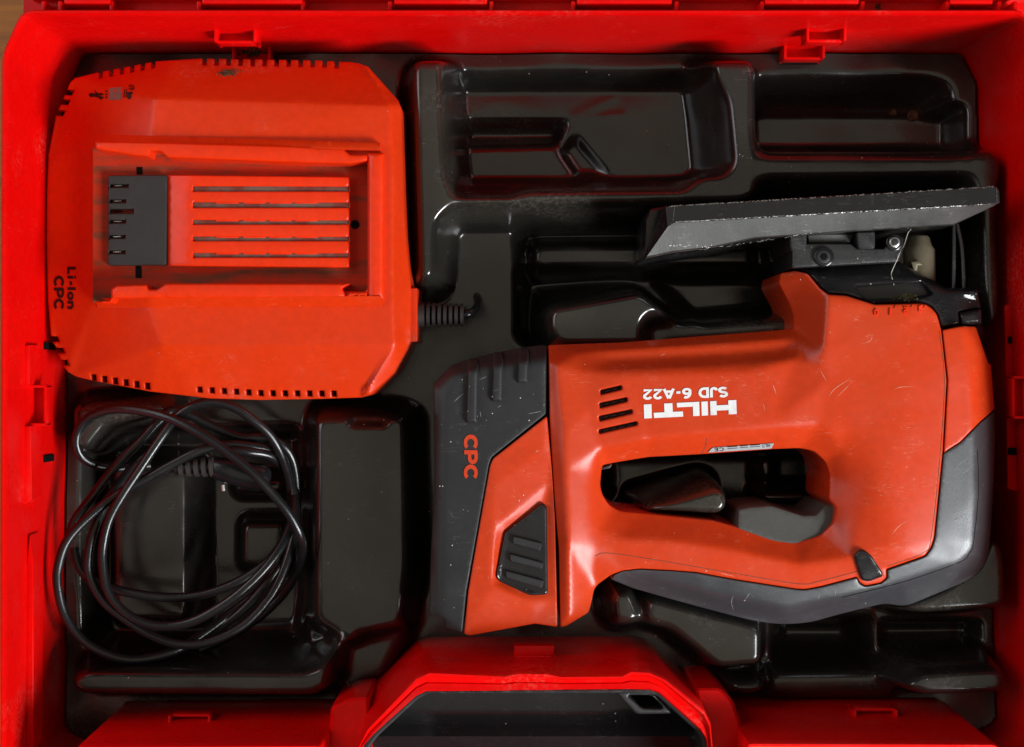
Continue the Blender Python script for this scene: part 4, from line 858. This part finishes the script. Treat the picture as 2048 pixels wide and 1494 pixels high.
crumbs('lint_clump', 'grey green lint clump in the red catch above the charger', 'lint', 508, 104, 11, 5, 60, .0005, .0013, M['dirt'])
crumbs('dirt_smear', 'olive brown dirt smear on the charger edge below the red catch', 'dirt', 456, 145, 9, 3.2, 220, .00015, .0006, M['dirt'])
crumbs('sawdust_clump', 'small sawdust clump on the glossy nose of the jigsaw', 'sawdust', 1814, 594, 12, 4, 70, .0003, .0009, M['dirt'])
crumbs('hinge_crumb', 'small dark crumb lying on the lid hinge', 'crumb', 1755, 15, 2.5, 2, 14, .0006, .0012, M['brown'])  # a little clump of dirt crumbs
for x, y, r, lb in ((1786, 225, 8, 'small round brown crumb in the upper right tray pocket'), (1826, 231, 13, 'larger brown wood plug in the upper right tray pocket')):
    p, _n = drop_on(x, y); z = p.z; rr = r * S0
    V = []; F = []; n = 9
    rad = [random.uniform(.85, 1.1) for _ in range(n)]
    for s, h in ((1, -0.0006), (1, 0.0010), (.75, 0.0018), (.5, 0.0014)):
        for k in range(n):
            a = 2 * math.pi * k / n; V.append((p.x + rr * s * rad[k] * math.cos(a), p.y + rr * s * rad[k] * math.sin(a), z + h))
    for j in range(3):
        for k in range(n): F.append([j * n + k, j * n + (k + 1) % n, (j + 1) * n + (k + 1) % n, (j + 1) * n + k])
    F.append([3 * n + k for k in range(n)])
    tag(mk('wood_crumb', V, F, M['brown'], None, 30), lb, 'crumb')
# a pale hair caught on the shoe hinge
hp = [(1822, 459), (1816, 466), (1808, 490), (1800, 505), (1792, 524), (1783, 545), (1784, 556), (1788, 570)]
hz = [drop_on(x, y)[0] for x, y in hp]
path = smooth_path([(U(x, y, max(q.z, 0.06) + 0.0006)) for (x, y), q in zip(hp, hz)], 6)
tag(mk('hair', *tube('', path, 0.00017, None, None, 6), M['fibre'], None, 60), 'pale hair caught on the jigsaw shoe hinge', 'hair')
parts = []
spots = [(random.uniform(850, 1100), random.uniform(720, 1250)) for _ in range(34)] + [(random.uniform(820, 2000), random.uniform(110, 1400)) for _ in range(80)] + [(random.uniform(130, 800), random.uniform(830, 1400)) for _ in range(20)] + \
        [(random.gauss(1560, 160), random.gauss(312, 4)) for _ in range(20)]
for x, y in spots:
    p, nn = drop_on(x, y)
    if nn.z < 0.55: continue
    r = random.choice([.00012, .00015, .00018, .00024, .00038]); parts.append(lump((p.x, p.y, p.z), r, 0))
V, F = merge(parts); tag(mk('dust', V, F, M['dust'], None, 20), 'pale dust specks scattered over the tools and tray', 'dust', kind='stuff')
